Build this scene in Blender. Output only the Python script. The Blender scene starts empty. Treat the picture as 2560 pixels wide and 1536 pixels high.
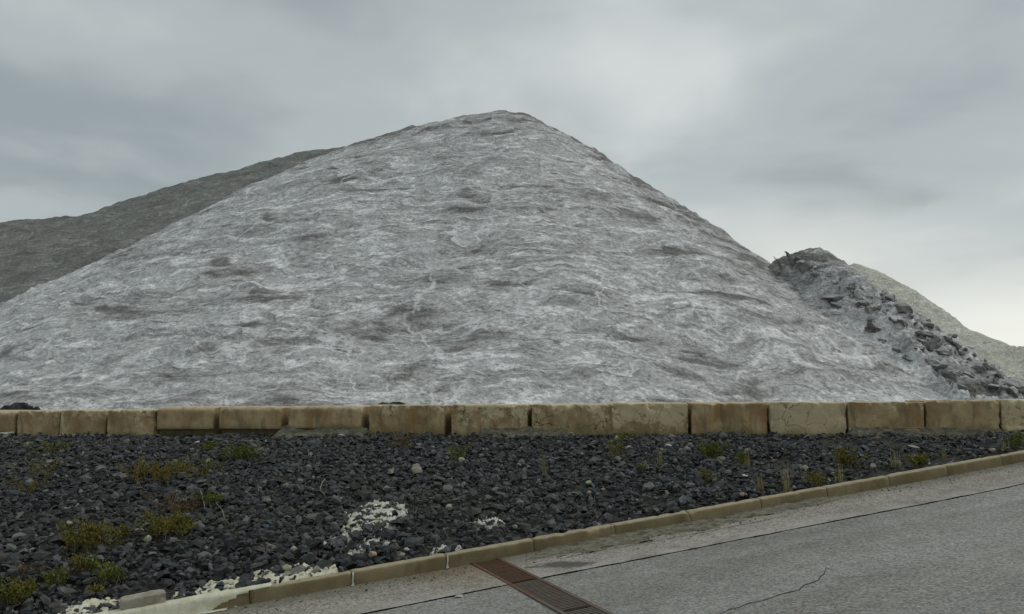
import bpy, math, random
import numpy as np
from mathutils import Vector, Matrix, Euler

random.seed(7)
RNG = np.random.default_rng(11)
SC = bpy.context.scene
COL = SC.collection

# ------------------------------------------------------------------ camera
FOC = 2217.0                      # focal length in units of a 2560-wide frame
EYE = 2.07
PITCH = math.atan(232.0 / FOC)
cam_d = bpy.data.cameras.new('camera')
cam = bpy.data.objects.new('camera', cam_d)
COL.objects.link(cam)
cam.location = (0, 0, EYE)
cam.rotation_euler = (math.pi / 2 + PITCH, 0, 0)
cam_d.sensor_width = 36.0
cam_d.lens = FOC / 2560.0 * 36.0
cam_d.clip_start = 0.1
cam_d.clip_end = 5000
SC.camera = cam

# ------------------------------------------------------------------ world
SUN_EL, SUN_AZ = 48.0, 62.0       # azimuth measured from +Y towards +X
W = bpy.data.worlds.new('World')
SC.world = W
W.use_nodes = True
nt = W.node_tree
nt.nodes.clear()


def N(tree, typ, **kw):
    n = tree.nodes.new(typ)
    for k, v in kw.items():
        setattr(n, k, v)
    return n


class G:
    """small helper that writes node graphs"""

    def __init__(self, tree):
        self.t = tree

    def put(self, sock, v):
        if v is None:
            return
        if isinstance(v, bpy.types.NodeSocket):
            self.t.links.new(v, sock)
        elif isinstance(v, (tuple, list)):
            v = list(v)
            if sock.type == 'RGBA' and len(v) == 3:
                v = v + [1.0]
            sock.default_value = v
        else:
            if sock.type == 'RGBA':
                sock.default_value = (v, v, v, 1)
            elif sock.type == 'VECTOR':
                sock.default_value = (v, v, v)
            else:
                sock.default_value = v

    def m(self, op, a, b=None, c=None, clamp=False):
        n = N(self.t, 'ShaderNodeMath', operation=op, use_clamp=clamp)
        for i, v in enumerate((a, b, c)):
            self.put(n.inputs[i], v)
        return n.outputs[0]

    def vm(self, op, a, b=None, s=None):
        n = N(self.t, 'ShaderNodeVectorMath', operation=op)
        self.put(n.inputs[0], a)
        if b is not None:
            self.put(n.inputs[1], b)
        if s is not None:
            self.put(n.inputs['Scale'], s)
        return n.outputs['Value'] if op in ('DOT_PRODUCT', 'LENGTH', 'DISTANCE') else n.outputs['Vector']

    def noise(self, vec, scale, detail=3, rough=0.55, dist=0.0, col=False, lac=2.0):
        n = N(self.t, 'ShaderNodeTexNoise')
        self.put(n.inputs['Vector'], vec)
        n.inputs['Scale'].default_value = scale
        n.inputs['Detail'].default_value = detail
        n.inputs['Roughness'].default_value = rough
        n.inputs['Distortion'].default_value = dist
        n.inputs['Lacunarity'].default_value = lac
        return n.outputs['Color'] if col else n.outputs['Fac']

    def vor(self, vec, scale, feature='DISTANCE_TO_EDGE', rand=1.0, out='Distance'):
        n = N(self.t, 'ShaderNodeTexVoronoi', feature=feature)
        self.put(n.inputs['Vector'], vec)
        n.inputs['Scale'].default_value = scale
        n.inputs['Randomness'].default_value = rand
        return n.outputs[out]

    def ss(self, v, a, b, lo=0.0, hi=1.0):
        n = N(self.t, 'ShaderNodeMapRange', interpolation_type='SMOOTHSTEP')
        self.put(n.inputs['Value'], v)
        n.inputs['From Min'].default_value = a
        n.inputs['From Max'].default_value = b
        n.inputs['To Min'].default_value = lo
        n.inputs['To Max'].default_value = hi
        return n.outputs[0]

    def mix(self, f, a, b, blend='MIX'):
        n = N(self.t, 'ShaderNodeMix', data_type='RGBA', blend_type=blend)
        self.put(n.inputs[0], f)
        self.put(n.inputs[6], a)
        self.put(n.inputs[7], b)
        return n.outputs[2]

    def sep(self, v):
        n = N(self.t, 'ShaderNodeSeparateXYZ')
        self.put(n.inputs[0], v)
        return n.outputs[0], n.outputs[1], n.outputs[2]

    def comb(self, x, y, z):
        n = N(self.t, 'ShaderNodeCombineXYZ')
        for i, v in enumerate((x, y, z)):
            self.put(n.inputs[i], v)
        return n.outputs[0]

    def attr(self, name, out='Fac', typ='GEOMETRY'):
        n = N(self.t, 'ShaderNodeAttribute', attribute_name=name, attribute_type=typ)
        return n.outputs[out]

    def bump(self, h, strength=0.5, dist=0.02, normal=None):
        n = N(self.t, 'ShaderNodeBump')
        n.inputs['Strength'].default_value = strength
        n.inputs['Distance'].default_value = dist
        self.put(n.inputs['Height'], h)
        if normal is not None:
            self.put(n.inputs['Normal'], normal)
        return n.outputs[0]


g = G(nt)
tc = N(nt, 'ShaderNodeTexCoord').outputs['Generated']
dx, dy, dz = g.sep(tc)
den = g.m('ADD', g.m('MAXIMUM', dz, 0.0), 0.16)
cp = g.comb(g.m('DIVIDE', dx, den), g.m('DIVIDE', dy, den), 0.0)
c1 = g.noise(g.vm('ADD', cp, (3.1, 8.2, 0.3)), 0.75, 4, 0.45, 0.35)
c2 = g.noise(g.vm('ADD', cp, (13.7, 1.2, 4.3)), 1.9, 4, 0.5, 0.25)
dens = g.m('ADD', g.m('MULTIPLY', c1, 0.62), g.m('MULTIPLY', c2, 0.38))


def lobe(px, py, wide, amount, tall=None):
    """broad cloud mass or thin place in the overcast, given by its direction"""
    u, v = (px - 1280) / FOC, (768 - py) / FOC
    d = Vector((u, math.cos(PITCH) - v * math.sin(PITCH), math.sin(PITCH) + v * math.cos(PITCH))).normalized()
    az, el = math.atan2(d.x, d.y), math.asin(d.z)
    a = g.m('ARCTAN2', dx, dy)
    e = g.m('ARCSINE', dz)
    p = g.m('DIVIDE', g.m('SUBTRACT', a, az), math.radians(wide))
    q = g.m('DIVIDE', g.m('SUBTRACT', e, el), math.radians(tall or wide))
    r2 = g.m('ADD', g.m('MULTIPLY', p, p), g.m('MULTIPLY', q, q))
    return g.m('MULTIPLY', g.m('EXPONENT', g.m('MULTIPLY', r2, -1.0)), amount)


L = [lobe(1450, 170, 12, 0.06, 4), lobe(60, 230, 10, -0.12, 2.2), lobe(420, 130, 10, 0.05, 4), lobe(900, 40, 12, -0.06, 2.5),
     lobe(2250, 490, 10, -0.20, 3.2), lobe(2450, 80, 11, -0.14, 5), lobe(1650, 400, 8, 0.04, 4),
     lobe(450, 300, 14, 0.02, 3), lobe(100, 20, 14, 0.12, 4), lobe(250, 400, 10, 0.06, 3), lobe(1000, 260, 9, 0.05, 3)]
for l in L:
    dens = g.m('ADD', dens, l)
warm = g.m('ADD', lobe(2560, 850, 13, 1.0, 4.8), lobe(1950, 600, 8, 0.45, 2.6), clamp=True)
dens = g.m('ADD', dens, g.m('MULTIPLY', warm, 0.16))
cl = N(nt, 'ShaderNodeValToRGB')
cl.color_ramp.interpolation = 'EASE'
els = cl.color_ramp.elements
els[0].position = 0.36
els[0].color = (0.325, 0.375, 0.39, 1)
els[1].position = 0.69
els[1].color = (0.67, 0.70, 0.69, 1)
e = els.new(0.5)
e.color = (0.45, 0.50, 0.51, 1)
g.put(cl.inputs[0], dens)
warmed = g.mix(g.m('MULTIPLY', warm, 0.92), cl.outputs[0], (0.92, 0.93, 0.86))
# below the horizon the world is the dull ground colour
cloud = g.mix(g.ss(dz, -0.08, 0.0), (0.16, 0.16, 0.15), warmed)
sky = N(nt, 'ShaderNodeTexSky', sky_type='NISHITA')
sky.sun_disc = False
sky.sun_elevation = math.radians(SUN_EL)
sky.sun_rotation = math.radians(SUN_AZ)
b1 = N(nt, 'ShaderNodeBackground')
nt.links.new(sky.outputs[0], b1.inputs[0])
b1.inputs[1].default_value = 0.06
b2 = N(nt, 'ShaderNodeBackground')
g.put(b2.inputs[0], cloud)
b2.inputs[1].default_value = 0.93
mx = N(nt, 'ShaderNodeMixShader')
mx.inputs[0].default_value = 0.93
nt.links.new(b1.outputs[0], mx.inputs[1])
nt.links.new(b2.outputs[0], mx.inputs[2])
out = N(nt, 'ShaderNodeOutputWorld')
nt.links.new(mx.outputs[0], out.inputs[0])

sun_d = bpy.data.lights.new('sun', 'SUN')
sun_d.energy = 0.75
sun_d.angle = math.radians(24)
sun_d.color = (1.0, 0.95, 0.87)
sun = bpy.data.objects.new('sun', sun_d)
COL.objects.link(sun)
sd = Vector((math.sin(math.radians(SUN_AZ)) * math.cos(math.radians(SUN_EL)),
             math.cos(math.radians(SUN_AZ)) * math.cos(math.radians(SUN_EL)), math.sin(math.radians(SUN_EL))))
sun.rotation_euler = sd.to_track_quat('Z', 'Y').to_euler()
sun.location = sd * 60

SC.view_settings.view_transform = 'Standard'
SC.view_settings.look = 'None'
SC.view_settings.exposure = 0.12
SC.view_settings.gamma = 1.0
SC.view_settings.use_curve_mapping = False

# ------------------------------------------------------------------ numpy noise
_perm = np.random.default_rng(5).permutation(256)
_perm = np.concatenate([_perm, _perm, _perm])
_grad = np.random.default_rng(6).normal(size=(256, 3))
_grad /= np.linalg.norm(_grad, axis=1)[:, None]


def pn(x, y, z=0.0):
    x, y, z = np.broadcast_arrays(np.asarray(x, float), np.asarray(y, float), np.asarray(z, float))
    xi, yi, zi = np.floor(x).astype(int), np.floor(y).astype(int), np.floor(z).astype(int)
    xf, yf, zf = x - xi, y - yi, z - zi
    u, v, w = (t * t * t * (t * (t * 6 - 15) + 10) for t in (xf, yf, zf))
    xi &= 255
    yi &= 255
    zi &= 255
    res = 0
    for i in (0, 1):
        wx = u if i else 1 - u
        for j in (0, 1):
            wy = v if j else 1 - v
            for k in (0, 1):
                wz = w if k else 1 - w
                h = _perm[_perm[_perm[xi + i] + yi + j] + zi + k]
                gr = _grad[h]
                res = res + wx * wy * wz * (gr[..., 0] * (xf - i) + gr[..., 1] * (yf - j) + gr[..., 2] * (zf - k))
    return res * 1.5


def fbm(x, y, z=0.0, octv=4, gain=0.5):
    s, a, f = 0, 1.0, 1.0
    for o in range(octv):
        s = s + a * pn(x * f + 17.3 * o, y * f - 9.1 * o, z * f + 5.7 * o)
        a *= gain
        f *= 2.03
    return s


def sstep(v, a, b):
    t = np.clip((v - a) / (b - a), 0, 1)
    return t * t * (3 - 2 * t)


# ------------------------------------------------------------------ object helpers
def tag(o, label=None, cat=None, group=None, kind=None):
    if label:
        o['label'] = label
    if cat:
        o['category'] = cat
    if group:
        o['group'] = group
    if kind:
        o['kind'] = kind
    return o


def link(name, me, mat=None, parent=None):
    o = bpy.data.objects.new(name, me)
    COL.objects.link(o)
    if mat is not None and not me.materials:
        me.materials.append(mat)
    if parent is not None:
        o.parent = parent
    return o


def empty(name, loc=(0, 0, 0), rz=0.0):
    o = bpy.data.objects.new(name, None)
    COL.objects.link(o)
    o.location = loc
    o.rotation_euler = (0, 0, rz)
    o.empty_display_size = 0.1
    return o


def np_mesh(name, V, F, smooth=False):
    """V (n,3) array, F (m,3) or (m,4) array"""
    me = bpy.data.meshes.new(name)
    V = np.asarray(V, np.float32)
    F = np.asarray(F, np.int32)
    k = F.shape[1]
    me.vertices.add(len(V))
    me.vertices.foreach_set('co', V.ravel())
    me.loops.add(F.size)
    me.loops.foreach_set('vertex_index', F.ravel())
    me.polygons.add(len(F))
    me.polygons.foreach_set('loop_start', np.arange(0, F.size, k, dtype=np.int32))
    me.polygons.foreach_set('loop_total', np.full(len(F), k, dtype=np.int32))
    me.polygons.foreach_set('use_smooth', np.full(len(F), smooth, dtype=bool))
    me.update(calc_edges=True)
    return me


def py_mesh(name, V, F, smooth=False):
    me = bpy.data.meshes.new(name)
    me.from_pydata([tuple(v) for v in V], [], [tuple(f) for f in F])
    if smooth:
        me.polygons.foreach_set('use_smooth', np.full(len(me.polygons), True, dtype=bool))
    me.update()
    return me


def point_attr(me, name, vals):
    a = me.attributes.new(name, 'FLOAT', 'POINT')
    a.data.foreach_set('value', np.asarray(vals, np.float32).ravel())


def grid_faces(nx, ny):
    i = np.arange(nx - 1)[None, :] + np.arange(ny - 1)[:, None] * nx
    i = i.ravel()
    return np.stack([i, i + 1, i + 1 + nx, i + nx], 1)


def prune(V, F, keepv, attrs=()):
    keepf = keepv[F].any(1)
    F = F[keepf]
    used = np.unique(F)
    remap = -np.ones(len(V), int)
    remap[used] = np.arange(len(used))
    return V[used], remap[F], [a[used] for a in attrs]


# ------------------------------------------------------------------ lie of the land
KA = 0.36
KD = np.array([math.cos(KA), math.sin(KA)])          # along the kerb, uphill
KN = np.array([-KD[1], KD[0]])                       # away from the road
KP = np.array([-1.62, 9.278])                        # kerb joint number 0
SLOPE = 0.1079
YARD = 1.15


def road_z(x, y):
    return SLOPE * (x * KD[0] + y * KD[1])


def aw(a, w, z=0.0):
    """a metres along the kerb, w metres out into the road, z above the road"""
    x = KP[0] + a * KD[0] - w * KN[0]
    y = KP[1] + a * KD[1] - w * KN[1]
    return np.array([x, y, road_z(x, y) + z])


def wall_y(x):
    return 16.55 - 0.105 * np.asarray(x)


def wall_foot(x):
    return 1.43 + 0.004 * np.asarray(x)


KERB_H = 0.136
KERB_W = 0.15


def bank_smooth(x, y):
    x = np.asarray(x, float)
    y = np.asarray(y, float)
    yk = KP[1] + (x - KP[0]) * math.tan(KA) + KERB_W / math.cos(KA)
    yw = wall_y(x)
    zk = road_z(x, yk) + KERB_H - 0.055
    t = np.clip((y - yk) / np.maximum(yw - yk, 0.4), -0.2, 1.1)
    tt = np.sign(t) * np.abs(t) ** 0.86
    return zk + (wall_foot(x) - zk) * tt


def bank(x, y):
    return bank_smooth(x, y) + 0.05 * fbm(np.asarray(x) * 0.7, np.asarray(y) * 0.7, 2.2, 2)


def pix_ray(px, py):
    u, v = (px - 1280) / FOC, (768 - py) / FOC
    return np.array([u, math.cos(PITCH) - v * math.sin(PITCH), math.sin(PITCH) + v * math.cos(PITCH)])


def on_bank(px, py):
    r = pix_ray(px, py)
    t = np.linspace(5, 20, 3000)
    q = r[None, :] * t[:, None] + np.array([0, 0, EYE])
    d = q[:, 2] - bank(q[:, 0], q[:, 1])
    i = int(np.argmax(d < 0))
    return q[i]


def on_road(px, py):
    r = pix_ray(px, py)
    t = -EYE / (r[2] - SLOPE * (r[0] * KD[0] + r[1] * KD[1]))
    return r * t + np.array([0, 0, EYE])


# ------------------------------------------------------------------ materials
def material(name):
    m = bpy.data.materials.new(name)
    m.use_nodes = True
    t = m.node_tree
    b = t.nodes['Principled BSDF']
    b.inputs['Roughness'].default_value = 0.9
    b.inputs['Specular IOR Level'].default_value = 0.25
    return m, G(t), b


def geo(gg):
    return N(gg.t, 'ShaderNodeNewGeometry').outputs['Position']


def obj_co(gg):
    return N(gg.t, 'ShaderNodeTexCoord').outputs['Object']


def mat_salt(name, base, light, dirt, dirt_shade_amount=0.5, speck=1.0, veins=1.0, warp=1.0):
    m, q, b = material(name)
    P = geo(q)
    wv = q.vm('SUBTRACT', q.noise(P, 0.22, 3, 0.5, col=True), (0.5, 0.5, 0.5))
    P1 = q.vm('ADD', P, q.vm('SCALE', wv, s=3.0 * warp))
    x, y, z = q.sep(P1)
    st = q.comb(q.m('MULTIPLY', x, 0.34), q.m('MULTIPLY', y, 0.34), q.m('MULTIPLY', z, 2.1))
    s1 = q.noise(st, 0.85, 5, 0.54, 0.4)
    st2 = q.comb(q.m('MULTIPLY', x, 0.5), q.m('MULTIPLY', y, 0.5), q.m('ADD', q.m('MULTIPLY', z, 1.9), 31.0))
    s2 = q.noise(st2, 1.6, 4, 0.52, 0.4)
    big = q.noise(q.vm('ADD', P, (7.0, 3.0, 1.0)), 0.16, 3, 0.5)
    fine = q.noise(P, 8.5, 4, 0.8)
    fine2 = q.noise(q.vm('MULTIPLY', P, (1.0, 1.0, 1.8)), 3.6, 5, 0.70, 0.15)
    ad = q.attr('dirt')
    # dark contour streaks
    k = q.m('ADD', s1, q.m('MULTIPLY', q.m('SUBTRACT', big, 0.5), 0.25))
    k = q.m('ADD', k, q.m('MULTIPLY', q.m('SUBTRACT', s2, 0.5), 0.45))
    d1 = q.ss(q.m('ADD', k, q.m('MULTIPLY', ad, 0.24)), 0.50, 0.76)
    d1 = q.m('MULTIPLY', d1, dirt_shade_amount * 1.5, clamp=True)
    # thin dark crevices that follow the contours
    st3 = q.comb(q.m('MULTIPLY', x, 0.42), q.m('MULTIPLY', y, 0.42), q.m('ADD', q.m('MULTIPLY', z, 2.6), 77.0))
    s3 = q.noise(st3, 0.8, 4, 0.55, 0.6)
    cv = q.ss(q.m('ABSOLUTE', q.m('SUBTRACT', s3, 0.5)), 0.005, 0.032, 1.0, 0.0)
    cv = q.m('MULTIPLY', cv, q.ss(q.m('ADD', s1, q.m('MULTIPLY', ad, 0.2)), 0.44, 0.57))
    st4 = q.comb(q.m('MULTIPLY', x, 0.75), q.m('MULTIPLY', y, 0.75), q.m('ADD', q.m('MULTIPLY', z, 4.2), 17.0))
    s4 = q.noise(st4, 0.8, 4, 0.6, 0.8)
    cv4 = q.ss(q.m('ABSOLUTE', q.m('SUBTRACT', s4, 0.5)), 0.005, 0.035, 1.0, 0.0)
    cv4 = q.m('MULTIPLY', cv4, q.ss(s2, 0.47, 0.60, 0.85, 0.0))
    cv4 = q.m('MULTIPLY', cv4, q.ss(q.noise(P1, 0.5, 3, 0.6), 0.44, 0.6))
    cv = q.m('MAXIMUM', cv, cv4)
    d1 = q.m('MAXIMUM', d1, q.m('MULTIPLY', cv, min(1.0, dirt_shade_amount * 0.85)))
    # overlapping ripples: shade of undersides and light on lips painted along wavering contours
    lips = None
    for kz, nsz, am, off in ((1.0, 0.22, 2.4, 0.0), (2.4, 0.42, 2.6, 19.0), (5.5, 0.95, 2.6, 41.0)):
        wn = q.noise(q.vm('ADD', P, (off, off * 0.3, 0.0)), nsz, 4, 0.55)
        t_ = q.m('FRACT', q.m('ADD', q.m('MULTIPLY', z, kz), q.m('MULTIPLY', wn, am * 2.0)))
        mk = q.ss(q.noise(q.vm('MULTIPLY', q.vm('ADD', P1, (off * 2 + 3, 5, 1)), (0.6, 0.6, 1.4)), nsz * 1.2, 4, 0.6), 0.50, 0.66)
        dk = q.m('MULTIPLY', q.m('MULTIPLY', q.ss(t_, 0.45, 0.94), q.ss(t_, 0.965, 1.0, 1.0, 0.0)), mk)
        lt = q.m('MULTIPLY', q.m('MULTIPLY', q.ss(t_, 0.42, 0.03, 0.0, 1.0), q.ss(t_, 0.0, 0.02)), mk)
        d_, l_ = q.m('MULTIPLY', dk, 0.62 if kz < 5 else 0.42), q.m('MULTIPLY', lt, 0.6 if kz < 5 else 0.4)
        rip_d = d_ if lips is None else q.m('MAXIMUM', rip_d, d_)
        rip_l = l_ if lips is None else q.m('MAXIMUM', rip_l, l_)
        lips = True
    d1 = q.m('MAXIMUM', d1, q.m('MULTIPLY', rip_d, min(1.0, dirt_shade_amount * 1.25)))
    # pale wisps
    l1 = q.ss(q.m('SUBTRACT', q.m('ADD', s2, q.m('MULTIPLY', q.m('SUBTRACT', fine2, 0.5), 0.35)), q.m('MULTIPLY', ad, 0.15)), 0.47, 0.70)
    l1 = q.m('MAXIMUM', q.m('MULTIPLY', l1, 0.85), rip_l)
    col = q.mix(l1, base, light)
    col = q.mix(d1, col, dirt)  # one dark colour for dirt streaks and painted ripple shade
    # crystal grain
    gr = q.m('ADD', q.m('MULTIPLY', q.m('SUBTRACT', fine, 0.5), 2.3 * speck), q.m('MULTIPLY', q.m('SUBTRACT', fine2, 0.5), 1.5 * speck))
    gr = q.m('ADD', gr, 1.0)
    gr = q.m('MAXIMUM', gr, 0.38)
    gr = q.m('MINIMUM', gr, 1.38)
    col = q.mix(1.0, col, q.comb(gr, gr, gr), 'MULTIPLY')
    # meandering white salt veins
    wv2 = q.vm('SUBTRACT', q.noise(P, 0.8, 4, 0.6, col=True), (0.5, 0.5, 0.5))
    PV = q.vm('ADD', P, q.vm('SCALE', wv2, s=1.8))
    ve = q.vor(q.vm('MULTIPLY', PV, (1.0, 1.0, 0.6)), 0.30)
    vn = q.ss(ve, 0.006, 0.026, 1.0, 0.0)
    vn = q.m('MULTIPLY', vn, q.ss(q.noise(P, 0.38, 2, 0.5), 0.45, 0.60))
    vn = q.m('MULTIPLY', vn, 0.65 * veins, clamp=True)
    col = q.mix(vn, col, light)
    q.put(b.inputs['Base Color'], col)
    b.inputs['Roughness'].default_value = 0.85
    h = q.m('ADD', q.m('MULTIPLY', fine, 0.35), q.m('MULTIPLY', fine2, 0.8))
    h = q.m('ADD', h, q.m('MULTIPLY', s2, 0.9))
    h = q.m('ADD', h, q.m('SUBTRACT', q.m('MULTIPLY', vn, 0.7), q.m('MULTIPLY', cv, 0.8)))
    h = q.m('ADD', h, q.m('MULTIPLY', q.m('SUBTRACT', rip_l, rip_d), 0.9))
    q.put(b.inputs['Normal'], q.bump(h, 0.55, 0.14))
    return m


M = {}
M['salt'] = mat_salt('salt_crust', (0.485, 0.487, 0.48), (0.84, 0.84, 0.83), (0.195, 0.188, 0.178), 0.74)
M['salt_rough'] = mat_salt('broken_salt_crust', (0.47, 0.47, 0.465), (0.74, 0.745, 0.735), (0.20, 0.195, 0.18), 0.75, 1.1, 0.2)
M['salt_dark'] = mat_salt('weathered_grey_salt', (0.20, 0.203, 0.188), (0.37, 0.37, 0.35), (0.145, 0.146, 0.132), 0.6, 1.0, 0.0)
M['salt_pale'] = mat_salt('warm_lit_salt', (0.56, 0.545, 0.465), (0.72, 0.71, 0.64), (0.43, 0.415, 0.345), 0.35, 0.9, 0.0)  # warm sunlight on the rear heap put into its salt colour


def mat_slab():
    m, q, b = material('dirty_salt_slab')
    P = geo(q)
    n = q.noise(P, 2.2, 5, 0.65)
    n2 = q.noise(P, 14.0, 3, 0.6)
    nz = q.sep(N(q.t, 'ShaderNodeNewGeometry').outputs['Normal'])[2]
    c = q.mix(q.ss(n, 0.35, 0.65), (0.085, 0.082, 0.072), (0.24, 0.235, 0.215))
    dust = q.m('MULTIPLY', q.ss(q.m('ADD', nz, q.m('MULTIPLY', q.m('SUBTRACT', n, 0.5), 1.2)), 0.45, 0.95), 0.8)
    c = q.mix(dust, c, (0.48, 0.49, 0.49))
    q.put(b.inputs['Base Color'], q.mix(q.m('MULTIPLY', q.ss(n2, 0.4, 0.7), 0.3), c, (0.45, 0.45, 0.44)))
    q.put(b.inputs['Normal'], q.bump(q.m('ADD', n, q.m('MULTIPLY', n2, 0.4)), 0.8, 0.08))
    return m


M['slab'] = mat_slab()


def mat_stone(name, tint_from_attr):
    m, q, b = material(name)
    P = geo(q)
    if tint_from_attr:
        r = q.attr('tint')
    else:
        r = N(q.t, 'ShaderNodeObjectInfo').outputs['Random']
    n = q.noise(P, 22.0, 4, 0.6)
    cr = N(q.t, 'ShaderNodeValToRGB')
    el = cr.color_ramp.elements
    el[0].position = 0.0
    el[0].color = (0.023, 0.024, 0.024, 1)
    el[1].position = 1.0
    el[1].color = (0.30, 0.28, 0.23, 1)
    for p_, c_ in ((0.3, (0.040, 0.044, 0.045, 1)), (0.55, (0.064, 0.070, 0.071, 1)), (0.72, (0.066, 0.060, 0.054, 1)),
                   (0.83, (0.110, 0.119, 0.120, 1)), (0.93, (0.155, 0.152, 0.138, 1)), (0.985, (0.22, 0.205, 0.17, 1))):
        x = el.new(p_)
        x.color = c_
    q.put(cr.inputs[0], r)
    k = q.m('ADD', 0.62, q.m('MULTIPLY', n, 0.76))
    c = q.mix(1.0, cr.outputs[0], q.comb(k, k, k), 'MULTIPLY')
    # olive film of dust and lichen here and there
    fl = q.m('MULTIPLY', q.ss(q.noise(P, 0.55, 3, 0.6), 0.52, 0.72), 0.45)
    c = q.mix(fl, c, (0.085, 0.085, 0.066))
    q.put(b.inputs['Base Color'], c)
    b.inputs['Roughness'].default_value = 0.72
    b.inputs['Specular IOR Level'].default_value = 0.35
    q.put(b.inputs['Normal'], q.bump(n, 0.35, 0.012))
    return m


M['stone_mass'] = mat_stone('slate_rubble', True)
M['stone'] = mat_stone('slate_stone', False)


def mat_simple(name, c1, c2, scale=6.0, rough=0.9, bump=0.5, dist=0.02, c3=None, detail=5):
    m, q, b = material(name)
    P = geo(q)
    n = q.noise(P, scale, detail, 0.62)
    c = q.mix(q.ss(n, 0.35, 0.66), c1, c2)
    if c3 is not None:
        c = q.mix(q.ss(q.noise(q.vm('ADD', P, (5, 9, 2)), scale * 0.45, 4, 0.6), 0.52, 0.68), c, c3)
    n2 = q.noise(P, scale * 9, 3, 0.6)
    k = q.m('ADD', 0.7, q.m('MULTIPLY', n2, 0.6))
    c = q.mix(1.0, c, q.comb(k, k, k), 'MULTIPLY')
    q.put(b.inputs['Base Color'], c)
    b.inputs['Roughness'].default_value = rough
    q.put(b.inputs['Normal'], q.bump(q.m('ADD', n, q.m('MULTIPLY', n2, 0.5)), bump, dist))
    return m


M['soil'] = mat_simple('dark_gravelly_soil', (0.022, 0.022, 0.020), (0.058, 0.056, 0.046), 5.0, 0.95, 0.9, 0.03, (0.055, 0.055, 0.038))
M['yard'] = mat_simple('salty_yard_ground', (0.28, 0.28, 0.27), (0.45, 0.45, 0.44), 0.6, 0.95, 0.4, 0.05)
M['pale_rock'] = mat_simple('pale_limestone', (0.30, 0.265, 0.205), (0.46, 0.425, 0.36), 13.0, 0.9, 0.5, 0.01, (0.36, 0.27, 0.19))
M['white_rock'] = mat_simple('whitish_rock', (0.42, 0.41, 0.37), (0.60, 0.59, 0.54), 13.0, 0.9, 0.5, 0.01)
M['grey_rock'] = mat_simple('mid_grey_rock', (0.15, 0.152, 0.135), (0.25, 0.245, 0.21), 13.0, 0.9, 0.5, 0.01)
M['dark_rock'] = mat_simple('dark_rubble_rock', (0.035, 0.035, 0.035), (0.085, 0.083, 0.078), 5.0, 0.9, 0.7, 0.03)
M['pink_rock'] = mat_simple('pinkish_rock', (0.36, 0.235, 0.175), (0.46, 0.34, 0.27), 13.0, 0.9, 0.5, 0.01)
M['yellow_rock'] = mat_simple('yellowish_rock', (0.34, 0.33, 0.20), (0.45, 0.44, 0.31), 13.0, 0.9, 0.5, 0.01)
M['crust'] = mat_simple('white_spilled_crust', (0.54, 0.53, 0.45), (0.76, 0.75, 0.69), 9.0, 0.85, 0.7, 0.02, (0.56, 0.52, 0.31))
M['crust_yellow'] = mat_simple('pale_yellow_crust', (0.57, 0.54, 0.37), (0.72, 0.70, 0.57), 7.0, 0.8, 0.4, 0.01)
M['silt'] = mat_simple('gutter_silt', (0.13, 0.12, 0.085), (0.25, 0.23, 0.175), 14.0, 0.95, 0.9, 0.02, (0.075, 0.077, 0.05), 7)
M['chunk'] = mat_simple('old_concrete', (0.27, 0.24, 0.19), (0.38, 0.345, 0.28), 8.0, 0.9, 0.5, 0.012)
M['footing'] = mat_simple('crumbled_footing', (0.12, 0.11, 0.08), (0.24, 0.21, 0.155), 12.0, 0.95, 0.9, 0.03, (0.085, 0.085, 0.055))
M['tar'] = mat_simple('tar', (0.035, 0.034, 0.035), (0.065, 0.062, 0.06), 16.0, 0.8, 0.4, 0.006)
M['dry_stem'] = mat_simple('dry_stem', (0.16, 0.115, 0.06), (0.25, 0.19, 0.11), 20.0)
M['blue'] = mat_simple('blue_plastic', (0.015, 0.20, 0.55), (0.03, 0.26, 0.62), 20.0, 0.4, 0.05, 0.002)


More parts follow.
